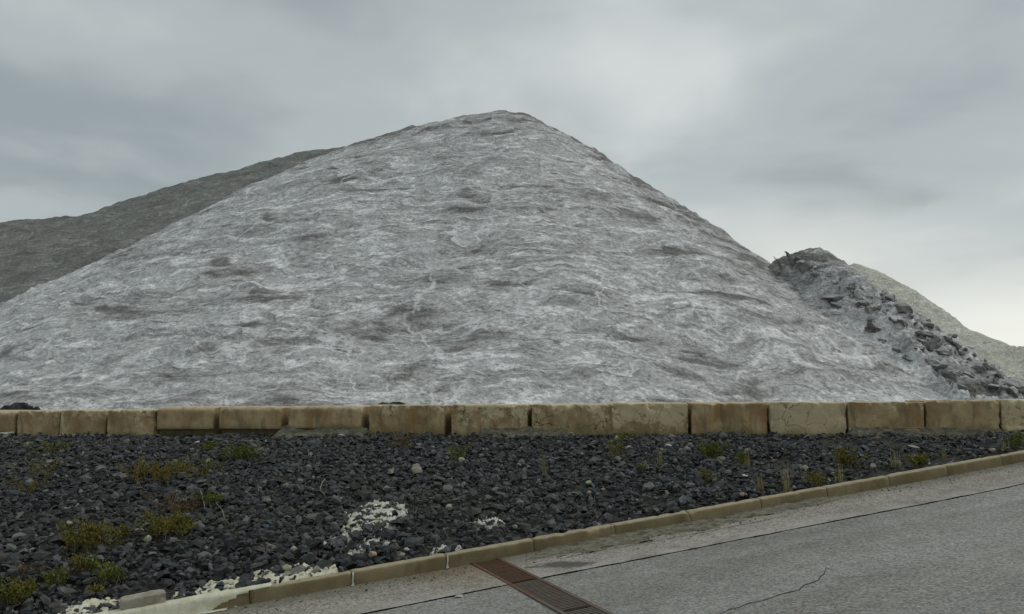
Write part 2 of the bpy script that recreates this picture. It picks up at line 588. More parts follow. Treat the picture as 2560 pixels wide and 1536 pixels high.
def mat_block():
    """precast concrete; the object colour sets how rusty (r), flaked (g) and cracked (b) a block is"""
    m, q, b = material('stained_concrete')
    oi = N(q.t, 'ShaderNodeObjectInfo')
    rs = q.m('MULTIPLY', oi.outputs['Random'], 60.0)
    cs = N(q.t, 'ShaderNodeSeparateColor')
    q.t.links.new(oi.outputs['Color'], cs.inputs[0])
    rust, flake, crack = cs.outputs[0], cs.outputs[1], cs.outputs[2]
    O = obj_co(q)
    x, y, z = q.sep(O)
    P = q.vm('ADD', O, q.comb(rs, q.m('MULTIPLY', rs, 0.37), 0.0))
    n1 = q.noise(P, 2.4, 5, 0.62)
    n2 = q.noise(P, 9.0, 4, 0.65)
    n3 = q.noise(P, 45.0, 3, 0.6)
    c = q.mix(q.ss(n1, 0.32, 0.68), (0.29, 0.212, 0.11), (0.50, 0.395, 0.225))
    # rusty run-off in vertical streaks
    px_, py_, pz_ = q.sep(P)
    sv = q.comb(q.m('MULTIPLY', px_, 2.8), py_, q.m('MULTIPLY', pz_, 0.8))
    s = q.noise(sv, 1.6, 5, 0.65, 0.3)
    s = q.m('MULTIPLY', q.ss(s, 0.44, 0.62), rust)
    c = q.mix(q.m('MULTIPLY', s, 0.65), c, (0.30, 0.16, 0.06))
    # dark weathering streaks
    s2 = q.noise(q.vm('ADD', sv, (9, 4, 3)), 2.3, 5, 0.6, 0.3)
    c = q.mix(q.m('MULTIPLY', q.ss(s2, 0.50, 0.66), 0.6), c, (0.16, 0.125, 0.078))
    # flaked lime-white render, thicker towards the top
    fl = q.m('ADD', q.m('ADD', q.m('MULTIPLY', n1, 0.5), q.m('MULTIPLY', n2, 0.5)), q.m('MULTIPLY', q.m('SUBTRACT', z, 0.3), 0.35))
    fl = q.m('ADD', fl, q.m('MULTIPLY', q.m('SUBTRACT', flake, 0.5), 0.45))
    fl = q.ss(fl, 0.50, 0.55)
    c = q.mix(q.m('MULTIPLY', fl, 0.8), c, q.mix(n3, (0.47, 0.385, 0.22), (0.72, 0.62, 0.41)))
    # top highlight painted pale on upward faces
    nz = q.sep(N(q.t, 'ShaderNodeNewGeometry').outputs['Normal'])[2]
    tp = q.m('MULTIPLY', q.ss(nz, 0.25, 0.85), q.ss(n2, 0.2, 0.6))
    c = q.mix(q.m('MULTIPLY', tp, 0.65), c, (0.68, 0.57, 0.39))
    # greenish damp foot
    ft = q.m('MULTIPLY', q.ss(q.m('ADD', z, q.m('MULTIPLY', q.m('SUBTRACT', n1, 0.5), 0.5)), 0.0, 0.26, 1.0, 0.0), 0.55)
    c = q.mix(ft, c, (0.20, 0.165, 0.08))
    # net of hairline cracks
    wv = q.vm('SUBTRACT', q.noise(P, 5.0, 4, 0.6, col=True), (0.5, 0.5, 0.5))
    ve = q.vor(q.vm('ADD', P, q.vm('SCALE', wv, s=0.25)), 3.2)
    cm = q.ss(ve, 0.006, 0.02, 1.0, 0.0)
    cm = q.m('MULTIPLY', cm, q.m('MULTIPLY', crack, q.ss(q.noise(P, 1.7, 2, 0.5), 0.38, 0.55)))
    c = q.mix(q.m('MULTIPLY', cm, 0.85), c, (0.05, 0.035, 0.02))
    # pits
    pit = q.m('MULTIPLY', q.ss(n3, 0.60, 0.70), 0.5)
    c = q.mix(pit, c, (0.10, 0.078, 0.045))
    k = q.m('ADD', 0.75, q.m('MULTIPLY', n3, 0.5))
    c = q.mix(1.0, c, q.comb(k, k, k), 'MULTIPLY')
    q.put(b.inputs['Base Color'], c)
    h = q.m('ADD', q.m('MULTIPLY', n2, 0.6), q.m('MULTIPLY', n3, 0.4))
    h = q.m('ADD', h, q.m('MULTIPLY', fl, 0.5))
    h = q.m('SUBTRACT', h, cm)
    q.put(b.inputs['Normal'], q.bump(h, 0.6, 0.015))
    return m


M['block'] = mat_block()


def mat_kerb():
    m, q, b = material('kerb_concrete')
    P = geo(q)
    n1 = q.noise(P, 1.9, 5, 0.62)
    n2 = q.noise(P, 12.0, 4, 0.65)
    n3 = q.noise(P, 70.0, 2, 0.6)
    x, y, z = q.sep(P)
    sv = q.comb(q.m('MULTIPLY', x, 4.0), q.m('MULTIPLY', y, 4.0), q.m('MULTIPLY', z, 1.0))
    s = q.noise(sv, 1.2, 4, 0.6)
    c = q.mix(q.ss(n1, 0.35, 0.65), (0.19, 0.146, 0.076), (0.285, 0.23, 0.13))
    c = q.mix(q.m('MULTIPLY', q.ss(s, 0.5, 0.7), 0.55), c, (0.125, 0.09, 0.045))
    nz = q.sep(N(q.t, 'ShaderNodeNewGeometry').outputs['Normal'])[2]
    c = q.mix(q.m('MULTIPLY', q.ss(nz, 0.35, 0.9), q.ss(n2, 0.2, 0.75, 0.4, 0.9)), c, (0.42, 0.365, 0.25))
    k = q.m('ADD', 0.72, q.m('ADD', q.m('MULTIPLY', n3, 0.3), q.m('MULTIPLY', n2, 0.26)))
    c = q.mix(1.0, c, q.comb(k, k, k), 'MULTIPLY')
    q.put(b.inputs['Base Color'], c)
    q.put(b.inputs['Normal'], q.bump(q.m('ADD', n2, q.m('MULTIPLY', n3, 0.5)), 0.5, 0.008))
    return m


M['kerb'] = mat_kerb()


def mat_road(name, ca, cb, grit, kerb_dirt):
    m, q, b = material(name)
    P = geo(q)
    uv = N(q.t, 'ShaderNodeUVMap', uv_map='lane').outputs[0]
    a, w, _ = q.sep(uv)
    lane = q.comb(q.m('MULTIPLY', a, 0.28), w, 0.0)
    n0 = q.noise(lane, 0.9, 5, 0.6, 0.4)
    n1 = q.noise(P, 2.6, 4, 0.6)
    n2 = q.noise(P, 30.0, 3, 0.85)
    n3 = q.noise(P, 24.0, 3, 0.7)
    c = q.mix(q.ss(q.m('ADD', q.m('MULTIPLY', n0, 0.65), q.m('MULTIPLY', n1, 0.35)), 0.34, 0.66), ca, cb)
    # wheel-worn darker and salt-bleached bands along the lane
    band = q.noise(q.comb(q.m('MULTIPLY', a, 0.07), q.m('MULTIPLY', w, 1.1), 4.0), 1.0, 3, 0.5)
    c = q.mix(q.m('MULTIPLY', q.ss(band, 0.5, 0.68), 0.35), c, (0.36, 0.36, 0.345))
    agg = q.vor(P, 58.0, 'F1', out='Color')
    ar = q.sep(agg)[0]
    k = q.m('ADD', 0.0, q.m('ADD', q.m('MULTIPLY', ar, grit), q.m('ADD', q.m('MULTIPLY', n2, 1.4), q.m('MULTIPLY', n3, 0.6))))
    k = q.m('ADD', k, 0.0 - grit * 0.5)
    k = q.m('MAXIMUM', k, 0.3)
    c = q.mix(1.0, c, q.comb(k, k, k), 'MULTIPLY')
    warm = q.vor(P, 46.0, 'F1', out='Color')
    wr = q.sep(warm)[1]
    c = q.mix(q.m('MULTIPLY', q.ss(wr, 0.72, 0.95), 0.4), c, (0.34, 0.265, 0.20))
    if kerb_dirt:
        e = q.m('ADD', w, q.m('MULTIPLY', q.m('SUBTRACT', n1, 0.5), 0.5))
        d = q.m('MULTIPLY', q.ss(e, 0.08, 0.52, 1.0, 0.0), 0.65)
        c = q.mix(d, c, q.mix(n3, (0.11, 0.105, 0.072), (0.20, 0.19, 0.145)))
        fr = q.m('MULTIPLY', q.ss(w, 0.75, 1.1), q.ss(n1, 0.3, 0.6))
        c = q.mix(q.m('MULTIPLY', fr, 0.5), c, (0.43, 0.415, 0.38))
        # black wet stain beside the drain
        st_ = q.m('ADD', q.m('ABSOLUTE', q.m('SUBTRACT', a, 1.98)), q.m('ABSOLUTE', q.m('MULTIPLY', q.m('SUBTRACT', q.m('ADD', w, q.m('MULTIPLY', q.m('SUBTRACT', a, 1.6), -0.55)), 0.62), 2.2)))
        st_ = q.ss(q.m('ADD', st_, q.m('MULTIPLY', q.m('SUBTRACT', q.noise(P, 5.0, 5, 0.7), 0.5), 1.3)), 0.25, 0.5, 1.0, 0.0)
        c = q.mix(q.m('MULTIPLY', st_, 0.75), c, (0.045, 0.045, 0.042))
        # rust washed out of the drain
        da = q.m('ABSOLUTE', q.m('SUBTRACT', a, 1.05))
        rr = q.m('MULTIPLY', q.ss(q.m('ADD', da, q.m('MULTIPLY', n1, 0.5)), 0.35, 0.95, 1.0, 0.0), q.ss(w, 0.0, 1.2, 1.0, 0.2))
        c = q.mix(q.m('MULTIPLY', rr, 0.45), c, (0.19, 0.10, 0.045))
    q.put(b.inputs['Base Color'], c)
    b.inputs['Roughness'].default_value = 0.85
    q.put(b.inputs['Normal'], q.bump(q.m('ADD', n2, q.m('MULTIPLY', ar, 0.7)), 0.5, 0.007))
    return m


M['asphalt'] = mat_road('worn_asphalt', (0.185, 0.183, 0.165), (0.285, 0.283, 0.26), 0.8, False)
M['gutter'] = mat_road('gutter_concrete', (0.225, 0.205, 0.17), (0.33, 0.31, 0.268), 1.0, True)


def mat_rust():
    m, q, b = material('rusting_iron')
    P = geo(q)
    uvr = q.attr('rust')
    n = q.noise(P, 9.0, 5, 0.65)
    n2 = q.noise(P, 60.0, 3, 0.6)
    f = q.ss(q.m('ADD', uvr, q.m('MULTIPLY', q.m('SUBTRACT', n, 0.5), 0.8)), 0.35, 0.7)
    c = q.mix(f, q.mix(n, (0.085, 0.076, 0.064), (0.20, 0.18, 0.15)), q.mix(n, (0.075, 0.042, 0.026), (0.155, 0.075, 0.04)))
    k = q.m('ADD', 0.65, q.m('MULTIPLY', n2, 0.7))
    c = q.mix(1.0, c, q.comb(k, k, k), 'MULTIPLY')
    q.put(b.inputs['Base Color'], c)
    b.inputs['Roughness'].default_value = 0.75
    q.put(b.inputs['Normal'], q.bump(n2, 0.4, 0.004))
    return m


M['rust'] = mat_rust()


def mat_leaf(name, cols):
    m, q, b = material(name)
    r = q.attr('tint')
    cr = N(q.t, 'ShaderNodeValToRGB')
    el = cr.color_ramp.elements
    el[0].position = 0.0
    el[0].color = (*cols[0], 1)
    el[1].position = 1.0
    el[1].color = (*cols[-1], 1)
    for i, c in enumerate(cols[1:-1]):
        e_ = el.new((i + 1) / (len(cols) - 1))
        e_.color = (*c, 1)
    q.put(cr.inputs[0], r)
    q.put(b.inputs['Base Color'], cr.outputs[0])
    b.inputs['Roughness'].default_value = 0.7
    b.inputs['Specular IOR Level'].default_value = 0.2
    return m


LEAF = {
    'green': mat_leaf('green_leaf', [(0.05, 0.07, 0.014), (0.10, 0.125, 0.02), (0.15, 0.17, 0.028), (0.20, 0.20, 0.04)]),
    'olive': mat_leaf('olive_leaf', [(0.07, 0.075, 0.018), (0.13, 0.125, 0.022), (0.19, 0.165, 0.028), (0.24, 0.17, 0.035)]),
    'orange': mat_leaf('rusty_leaf', [(0.08, 0.085, 0.02), (0.14, 0.135, 0.024), (0.19, 0.155, 0.03), (0.22, 0.135, 0.035)]),
    'straw': mat_leaf('straw_blade', [(0.15, 0.145, 0.04), (0.25, 0.22, 0.08), (0.38, 0.32, 0.15), (0.42, 0.36, 0.20)]),
    'brown': mat_leaf('dry_brown_leaf', [(0.08, 0.055, 0.024), (0.13, 0.085, 0.034), (0.17, 0.105, 0.045), (0.20, 0.145, 0.07)]),
}

# ================================================================== the setting
def at_depth(px, py, D):
    r = pix_ray(px, py)
    q = r * (D / r[1])
    q[2] += EYE
    return q


# ---- ground sheet
def build_ground():
    far = np.array([-3000, -1500, -600, -250, -120, -70, -45])
    mid = np.arange(-30, 30.1, 1.0)
    xs = np.concatenate([far, mid, -far[::-1]])
    ys = np.concatenate([far, mid, -far[::-1]])
    X, Y = np.meshgrid(xs, ys)
    xc, yc = np.clip(X, -22, 16), np.clip(Y, -12, 16)
    low = np.minimum(road_z(xc, yc), YARD) - 0.7
    Z = np.where(Y > wall_y(np.clip(X, -40, 40)) + 0.4, YARD, low)
    V = np.stack([X, Y, Z], -1).reshape(-1, 3)
    o = link('ground', np_mesh('ground', V, grid_faces(len(xs), len(ys)), True), M['yard'])
    tag(o, kind='structure')


build_ground()


# ---- heaps
def ridge_points(pts, n=7):
    out_ = []
    for (a, b) in zip(pts[:-1], pts[1:]):
        for k in range(n):
            f = k / n
            out_.append([a[i] * (1 - f) + b[i] * f for i in range(4)])
    out_.append(list(pts[-1]))
    return np.array(out_)


def cone_union(X, Y, R, c=1.1):
    Z = np.full(X.shape, -1e9)
    dmin = np.full(X.shape, 1e9)
    for x, y, z, t in R:
        r = np.sqrt((X - x) ** 2 + (Y - y) ** 2)
        np.maximum(Z, z + 0.45 * t * c - t * np.sqrt(r * r + c * c), out=Z)
        np.minimum(dmin, r, out=dmin)
    return Z, dmin


R_MAIN = ridge_points([(*at_depth(px, py, D), t) for px, py, D, t in
                       ((872, 360, 54, 0.635), (985, 322, 53.5, 0.64), (1097, 293, 52.5, 0.66), (1190, 274, 51, 0.70), (1252, 262, 50.5, 0.73), (1292, 270, 50.5, 0.75))])
R_SIDE = ridge_points([(*at_depth(px, py, D), t) for px, py, D, t in
                       ((1968, 634, 40.5, 0.80), (2030, 612, 40, 0.84), (2062, 640, 39.4, 0.88))])
R_PALE = ridge_points([(*at_depth(px, py, D), t) for px, py, D, t in
                       ((2060, 656, 64, 0.70), (2130, 644, 63, 0.80), (2200, 670, 62, 0.86), (2300, 750, 60.5, 0.88))])
R_PALE2 = ridge_points([(*at_depth(px, py, D), t) for px, py, D, t in
                        ((2425, 808, 57, 0.72), (2470, 824, 56.5, 0.72))])
R_GREY = ridge_points([(*at_depth(px, py, D), t) for px, py, D, t in
                       ((-420, 640, 82, 0.56), (-160, 578, 82, 0.56), (0, 557, 82, 0.56), (60, 545, 82, 0.56), (255, 531, 83, 0.56), (330, 500, 84, 0.56), (430, 465, 84, 0.56),
                        (545, 432, 84, 0.56), (640, 411, 84, 0.56), (760, 376, 84, 0.56), (862, 361, 84, 0.56), (960, 400, 86, 0.6))], 9)


def main_z(X, Y):
    Z0, dm = cone_union(X, Y, R_MAIN)
    lo = sstep(Z0, YARD - 0.5, YARD + 2.0)
    # skirt flattening out at the foot
    Z0 = YARD - 0.5 + 0.8 * np.logaddexp(0, (Z0 - YARD + 0.5) / 0.8)
    wx = 1.6 * fbm(X * 0.13, Y * 0.13, 3.0, 3)
    big = 0.36 * fbm(X * 0.10, Y * 0.10, 8.0, 3) * np.clip(dm / 6, 0.15, 1)
    t = Z0 * 0.95 + wx
    saw = t - np.floor(t)
    lip = sstep(saw, 0.0, 0.75) * (1 - sstep(saw, 0.82, 1.0))
    msk = sstep(fbm(X * 0.22 + 40, Y * 0.22, Z0 * 0.5, 3), 0.0, 0.45)
    t2 = Z0 * 2.3 + 1.3 * fbm(X * 0.3, Y * 0.3, 13.0, 3)
    saw2 = t2 - np.floor(t2)
    lip2 = sstep(saw2, 0.0, 0.7) * (1 - sstep(saw2, 0.82, 1.0))
    msk2 = sstep(fbm(X * 0.35 + 7, Y * 0.35, Z0 * 0.8 + 9, 3), 0.05, 0.5)
    st = fbm(X * 0.45, Y * 0.45, Z0 * 1.9, 4, 0.55)
    Z = Z0 + big + 0.14 * lip * msk + 0.08 * lip2 * msk2 + 0.085 * st + 0.03 * fbm(X * 1.9, Y * 1.9, Z0 * 3, 3, 0.6)
    return Z, Z0, dm, msk * (1 - lip) + 0.6 * msk2 * (1 - lip2)


def heap(name, fz, x0, x1, y0, y1, dx_, dy_, mat, zmin):
    xs = np.arange(x0, x1, dx_)
    ys = np.arange(y0, y1, dy_)
    X, Y = np.meshgrid(xs, ys)
    Z, dirt = fz(X, Y)
    V = np.stack([X, Y, Z], -1).reshape(-1, 3)
    F = grid_faces(len(xs), len(ys))
    V, F, at = prune(V, F, V[:, 2] > zmin, (np.asarray(dirt).ravel(),))
    me = np_mesh(name, V, F, True)
    point_attr(me, 'dirt', at[0])
    return link(name, me, mat)


# darker patches under broken ledges: direction, half length, half height, strength
DARK_SPOTS = [(500, 985, 1.8, 0.35, 1.0), (700, 985, 1.6, 0.4, 1.0), (410, 775, 2.0, 0.35, .8), (600, 885, 1.5, 0.35, .9), (880, 548, 1.3, 0.35, .8), (785, 742, 1.5, 0.3, .7), (1283, 612, 1.8, 0.35, .8),
              (1310, 715, 1.2, 0.3, .9), (1900, 728, 1.6, 0.4, .8), (620, 668, 1.5, 0.35, .8), (1390, 960, 1.6, 0.4, .6), (1180, 830, 1.3, 0.3, .6), (1480, 600, 1.5, 0.3, .6), (1100, 480, 1.4, 0.3, .5), (1600, 480, 1.4, 0.4, .5)]


def f_main(X, Y):
    Z, Z0, dm, lipd = main_z(X, Y)
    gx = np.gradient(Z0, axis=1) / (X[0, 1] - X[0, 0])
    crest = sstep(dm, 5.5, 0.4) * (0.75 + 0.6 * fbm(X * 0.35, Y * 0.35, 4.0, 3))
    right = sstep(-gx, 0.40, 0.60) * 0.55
    spots = 0
    for px, py, Ls, hs, am in DARK_SPOTS:
        r = pix_ray(px, py)
        t = np.linspace(24, 52, 900)
        qq = r[None, :] * t[:, None] + np.array([0, 0, EYE])
        zz = main_z(qq[:, 0], qq[:, 1])[1]
        i = int(np.argmax(qq[:, 2] < zz))
        c = qq[i]
        spots = spots + 0.4 * am * np.exp(-((X - c[0]) ** 2 + (Y - c[1]) ** 2) / Ls ** 2 - ((Z0 - c[2] + 0.25 * fbm(X * 0.6, Y * 0.6, px * 0.1, 3)) / hs) ** 2)
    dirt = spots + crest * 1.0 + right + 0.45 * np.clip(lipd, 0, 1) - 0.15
    return Z, np.clip(dirt, -0.3, 1.3)


SIDE_LINE = (at_depth(1965, 650, 39.5)[:2], at_depth(2500, 985, 31.0)[:2])
SIDE_SIGN = -1.0


def side_z(X, Y):
    Z0, dm = cone_union(X, Y, R_SIDE, 0.35)
    Z0 = Z0 - 0.25 * sstep(dm, 0.5, 3.0)
    wx, wy = 0.8 * fbm(X * 0.5, Y * 0.5, 1.0, 3), 0.8 * fbm(X * 0.5, Y * 0.5, 21.0, 3)
    n = fbm(X * 0.45 + wx, Y * 0.45 + wy, 6.0, 4, 0.55)
    rid = 1 - np.abs(fbm(X * 0.8 + wx, Y * 0.8 + wy, 16.0, 3)) * 2
    t = (Z0 + 0.8 * n) * 1.5
    saw = t - np.floor(t)
    lip = sstep(saw, 0.0, 0.7) * (1 - sstep(saw, 0.85, 1.0))
    A_, B_ = SIDE_LINE
    dl = B_ - A_
    sg = ((X - A_[0]) * dl[1] - (Y - A_[1]) * dl[0]) / np.hypot(*dl)
    brk = sstep(sg * SIDE_SIGN + 0.8 * n, -0.5, 0.9)
    damp = np.clip(dm / 2.5, 0.22, 1) * (0.25 + 0.75 * brk)
    Z = Z0 - 0.5 * (1 - brk) * sstep(dm, 0.5, 2.0) + damp * (0.5 * n + 0.14 * rid + 0.26 * lip) + 0.06 * fbm(X * 3, Y * 3, 2.0, 3, 0.6)
    return Z, Z0, dm, lip * brk + (1 - brk)


def f_side(X, Y):
    Z, Z0, dm, lip = side_z(X, Y)
    d = sstep(dm, 3.2, 0.2) * 0.8 + 0.55 * (1 - lip) + 0.3 * fbm(X * 0.3, Y * 0.3, 3.0, 2)
    return Z, np.clip(d - 0.2, -0.3, 1.2)


def f_pale(X, Y):
    Z0, dm = cone_union(X, Y, R_PALE, 0.8)
    Z1, dm1 = cone_union(X, Y, R_PALE2, 0.8)
    Z0 = np.maximum(Z0, Z1)
    n = fbm(X * 0.35, Y * 0.35, 3.0, 5, 0.58)
    return Z0 + 0.6 * n * np.clip(np.minimum(dm, dm1) / 2, 0.45, 1) - 0.1, 0.3 + 0.3 * fbm(X * 0.2, Y * 0.2, 9.0, 3)


def f_grey(X, Y):
    Z0, dm = cone_union(X, Y, R_GREY, 1.0)
    n = fbm(X * 0.10, Y * 0.10, 3.0, 4, 0.5)
    n2 = fbm(X * 0.5, Y * 0.5, Z0 * 0.9, 4, 0.6)
    return Z0 + 0.8 * n * np.clip(dm / 8, 0.12, 1) + 0.22 * n2, 0.2 + 0.4 * n2


heap_main = heap('salt_heap', f_main, -37, 31, 19.5, 58, 0.085, 0.085, M['salt'], YARD - 0.25)
tag(heap_main, 'huge pointed heap of whitish grey salt rising behind the block wall', 'salt heap', 'salt heaps')
heap_side = heap('salt_heap', f_side, 4, 30, 26, 50, 0.075, 0.075, M['salt_rough'], YARD - 0.25)
tag(heap_side, 'low broken ridge of crumbled salt crust strewn with dark slabs', 'salt heap', 'salt heaps')
heap_pale = heap('salt_heap', f_pale, 8, 60, 42, 80, 0.2, 0.2, M['salt_pale'], YARD - 0.25)
tag(heap_pale, 'pale salt heap with warm sunlight in its colour, showing behind the broken dark-slabbed ridge', 'salt heap', 'salt heaps')
heap_grey = heap('salt_heap', f_grey, -75, 0, 42, 100, 0.2, 0.2, M['salt_dark'], YARD - 0.25)
tag(heap_grey, 'long dark grey weathered heap behind the big white one', 'salt heap', 'salt heaps')


# ---- rocks (shared by slabs, stones and boulders)
def flake(rng, n, thick, irregular=0.35, skew=0.25):
    """an angular flat stone about 1 across"""
    a = np.sort(np.linspace(0, 2 * math.pi, n, endpoint=False) + rng.uniform(-0.3, 0.3, n))
    el = rng.uniform(0.55, 0.85)
    r = 0.5 * (1 + rng.uniform(-irregular, irregular * 0.5, n))
    top = np.stack([np.cos(a) * r * rng.uniform(0.62, 0.92), np.sin(a) * r * el * rng.uniform(0.62, 0.92), thick * (0.5 + rng.uniform(-0.3, 0.3, n))], 1)
    bot = np.stack([np.cos(a) * r, np.sin(a) * r * el, -thick * (0.5 + rng.uniform(-0.3, 0.15, n))], 1)
    top[:, :2] += rng.uniform(-skew, skew, 2) * 0.3
    V = np.concatenate([top, bot])
    F = []
    for i in range(1, n - 1):
        F.append((0, i, i + 1))
        F.append((n, n + i + 1, n + i))
    for i in range(n):
        j = (i + 1) % n
        F.append((i, n + i, n + j))
        F.append((i, n + j, j))
    return V, np.array(F)


def boulder(rng, sub=2, rough=0.25, flat=0.7):
    """rounded angular rock about 1 across"""
    import bmesh
    bm = bmesh.new()
    bmesh.ops.create_icosphere(bm, subdivisions=sub, radius=0.5)
    V = np.array([v.co for v in bm.verts])
    F = np.array([[v.index for v in f.verts] for f in bm.faces])
    bm.free()
    o = rng.uniform(0, 50, 3)
    # cut by random planes for facets
    for _ in range(9):
        nrm = rng.normal(size=3)
        nrm /= np.linalg.norm(nrm)
        d = rng.uniform(0.28, 0.42)
        over = V @ nrm - d
        V = V - np.where(over > 0, over, 0)[:, None] * nrm
    V = V * (1 + rough * fbm(V[:, 0] * 3 + o[0], V[:, 1] * 3 + o[1], V[:, 2] * 3 + o[2], 3)[:, None])
    V[:, 2] *= flat
    return V, F


def march(fz, px, py, t0=15, t1=70):
    r = pix_ray(px, py)
    t = np.linspace(t0, t1, 1400)
    q = r[None, :] * t[:, None] + np.array([0, 0, EYE])
    d = q[:, 2] - fz(q[:, 0], q[:, 1])
    i = int(np.argmax(d < 0))
    return q[i] if i > 0 else None


def side_surface(x, y):
    return np.maximum(side_z(x, y)[0], main_z(x, y)[0])


SLABS = [  # px, py, width in px, thickness ratio
    (2082, 742, 78, .30), (2100, 764, 60, .2), (2186, 826, 58, .42), (2232, 800, 36, .35), (2305, 832, 58, .32), (2258, 768, 70, .4), (2238, 752, 50, .3), (2326, 862, 66, .38),
    (2292, 772, 52, .4), (2262, 806, 44, .3), (2384, 934, 70, .36), (2345, 915, 60, .4), (2322, 900, 50, .35), (2416, 968, 48, .55), (2446, 912, 72, .4), (2478, 926, 80, .36), (2505, 945, 74, .34),
    (2535, 962, 84, .36), (2552, 975, 60, .4), (2402, 884, 58, .4), (2360, 880, 40, .5), (2300, 868, 40, .4), (2430, 940, 40, .35), (2018, 668, 62, .5), (2000, 650, 46, .4), (2044, 684, 40, .4),
    (2156, 760, 34, .5), (2168, 778, 30, .5), (2130, 722, 28, .5), (2338, 848, 30, .7), (2210, 855, 42, .4), (2242, 876, 40, .35), (2270, 896, 44, .3), (2180, 800, 34, .4), (2205, 738, 36, .35),
    (2318, 810, 50, .35), (2345, 826, 44, .4), (2368, 846, 40, .4), (2388, 862, 38, .4), (2492, 968, 50, .3), (2520, 978, 60, .3), (2462, 958, 30, .5), (2556, 948, 60, .4)]
srng = np.random.default_rng(21)
for (px, py, wd, th) in SLABS:
    q = march(side_surface, px, py, 22, 47)
    if q is None or q[1] > 41:
        continue
    size = wd / FOC * q[1]
    V, F = boulder(srng, 2, 0.45, 1.0)
    V = V * np.array([1.0, 0.8, max(th * 1.15, 0.28)])
    me = np_mesh('crust_slab', V, F, False)
    o = link('crust_slab', me, M['slab'], heap_side)
    o.location = (q[0], q[1] + size * 0.12, q[2] - 0.05 * size)
    o.scale = (size, size, size)
    o.rotation_euler = (math.radians(srng.uniform(-8, 30)), math.radians(srng.uniform(8, 38)), srng.uniform(-0.5, 0.5))
# crumbs of crust between the slabs
for k in range(120):
    px = srng.uniform(1990, 2560)
    py = 655 + (px - 1990) * 0.62 - srng.uniform(0, 1) * (10 + (px - 1990) * 0.16)
    if py > 985:
        continue
    q = march(side_surface, px, py, 22, 47)
    if q is None or q[1] > 41:
        continue
    size = srng.uniform(5, 18) / FOC * q[1]
    V, F = flake(srng, 6, 0.45)
    o = link('crust_chunk', np_mesh('crust_chunk', V, F, False), M['slab'] if srng.uniform() < 0.75 else M['salt_rough'], heap_side)
    o.location = (q[0], q[1], q[2] + 0.02)
    o.scale = (size, size, size)
    o.rotation_euler = (srng.uniform(-0.5, 0.6), srng.uniform(-0.5, 0.7), srng.uniform(0, 6.28))


# ---- road, gutter and joint
def lane_sheet(name, avals, wvals, mat, zoff, edge=None, hole=None, edge_amp=0.012):
    A, Wd = np.meshgrid(avals, wvals)
    Wj = Wd.copy()
    if edge is not None:
        j = edge
        Wj[j, :] += edge_amp * fbm(avals * 3.0, 1.7 if zoff >= 0 else 4.4, 3.0 if j == 0 else 11.0, 4, 0.7)
    x = KP[0] + A * KD[0] - Wj * KN[0]
    y = KP[1] + A * KD[1] - Wj * KN[1]
    z = road_z(x, y) + zoff + 0.008 * fbm(x * 0.5, y * 0.5, 3.0, 2)
    V = np.stack([x, y, z], -1).reshape(-1, 3)
    F = grid_faces(len(avals), len(wvals))
    if hole is not None:
        ca = A.reshape(-1)[F].mean(1)
        cw = Wd.reshape(-1)[F].mean(1)
        F = F[~((ca > hole[0]) & (ca < hole[1]) & (cw > hole[2]) & (cw < hole[3]))]
    F = F[:, ::-1]
    me = np_mesh(name, V, F, True)
    uvl = me.uv_layers.new(name='lane')
    uv = np.stack([A.ravel(), Wj.ravel()], 1)
    uvl.data.foreach_set('uv', uv[F.ravel()].astype(np.float32).ravel())
    return link(name, me, mat)


GA0, GA1, GW1 = 1.25, 1.585, 4.4          # drain slot
afine = np.unique(np.concatenate([np.arange(-16, 16.01, 0.08), [GA0, GA1]]).round(4))
road = lane_sheet('road', afine, np.unique(np.concatenate([[1.195], np.arange(1.3, 15, 0.3), [GW1]]).round(4)), M['asphalt'], 0.0, 0, (GA0, GA1, 0, GW1), 0.018)
tag(road, kind='structure')
gutter = lane_sheet('gutter_strip', afine, np.array([-0.05, 0.1, 0.3, 0.5, 0.7, 0.9, 1.06, 1.158]), M['gutter'], 0.002, 7, (GA0, GA1, -0.1, 1.2), 0.016)
tag(gutter, kind='structure')
jt = lane_sheet('tar_joint', np.unique(np.concatenate([np.arange(-16, 16.01, 0.2), [GA0, GA1]]).round(4)), np.array([1.08, 1.30]), M['tar'], -0.012, None, (GA0, GA1, 0, 3))
jt.parent = road


def ribbon(name, pts, wid, mat, parent, zoff=0.004, seed=0):
    """thin irregular strip lying on the road, e.g. a crack"""
    rng = np.random.default_rng(seed)
    P_ = [np.array(p, float) for p in pts]
    fine = []
    for a, b_ in zip(P_[:-1], P_[1:]):
        n = max(2, int(np.linalg.norm(b_ - a) / 0.03))
        for k in range(n):
            fine.append(a + (b_ - a) * k / n)
    fine.append(P_[-1])
    fine = np.array(fine)
    s = np.arange(len(fine)) * 0.35
    off = 0.022 * fbm(s * 0.5, seed * 1.1, 0.3, 3, 0.6)
    V, F = [], []
    for i, p in enumerate(fine):
        d = fine[min(i + 1, len(fine) - 1)] - fine[max(i - 1, 0)]
        d /= np.linalg.norm(d) + 1e-9
        nrm = np.array([-d[1], d[0]])
        e = min(i, len(fine) - 1 - i) / 12.0
        h = wid * min(1, e + 0.15) * rng.uniform(0.35, 1.0)
        c = p + nrm * off[i]
        for sgn in (-1, 1):
            v = c + nrm * sgn * h
            V.append((v[0], v[1], road_z(v[0], v[1]) + zoff + 0.008 * float(fbm(v[0] * 0.5, v[1] * 0.5, 3.0, 2))))
        if i:
            F.append((2 * i - 2, 2 * i - 1, 2 * i + 1, 2 * i))
    return link(name, py_mesh(name, V, F), mat, parent)


def rp(*pix):
    return [on_road(*p)[:2] for p in pix]


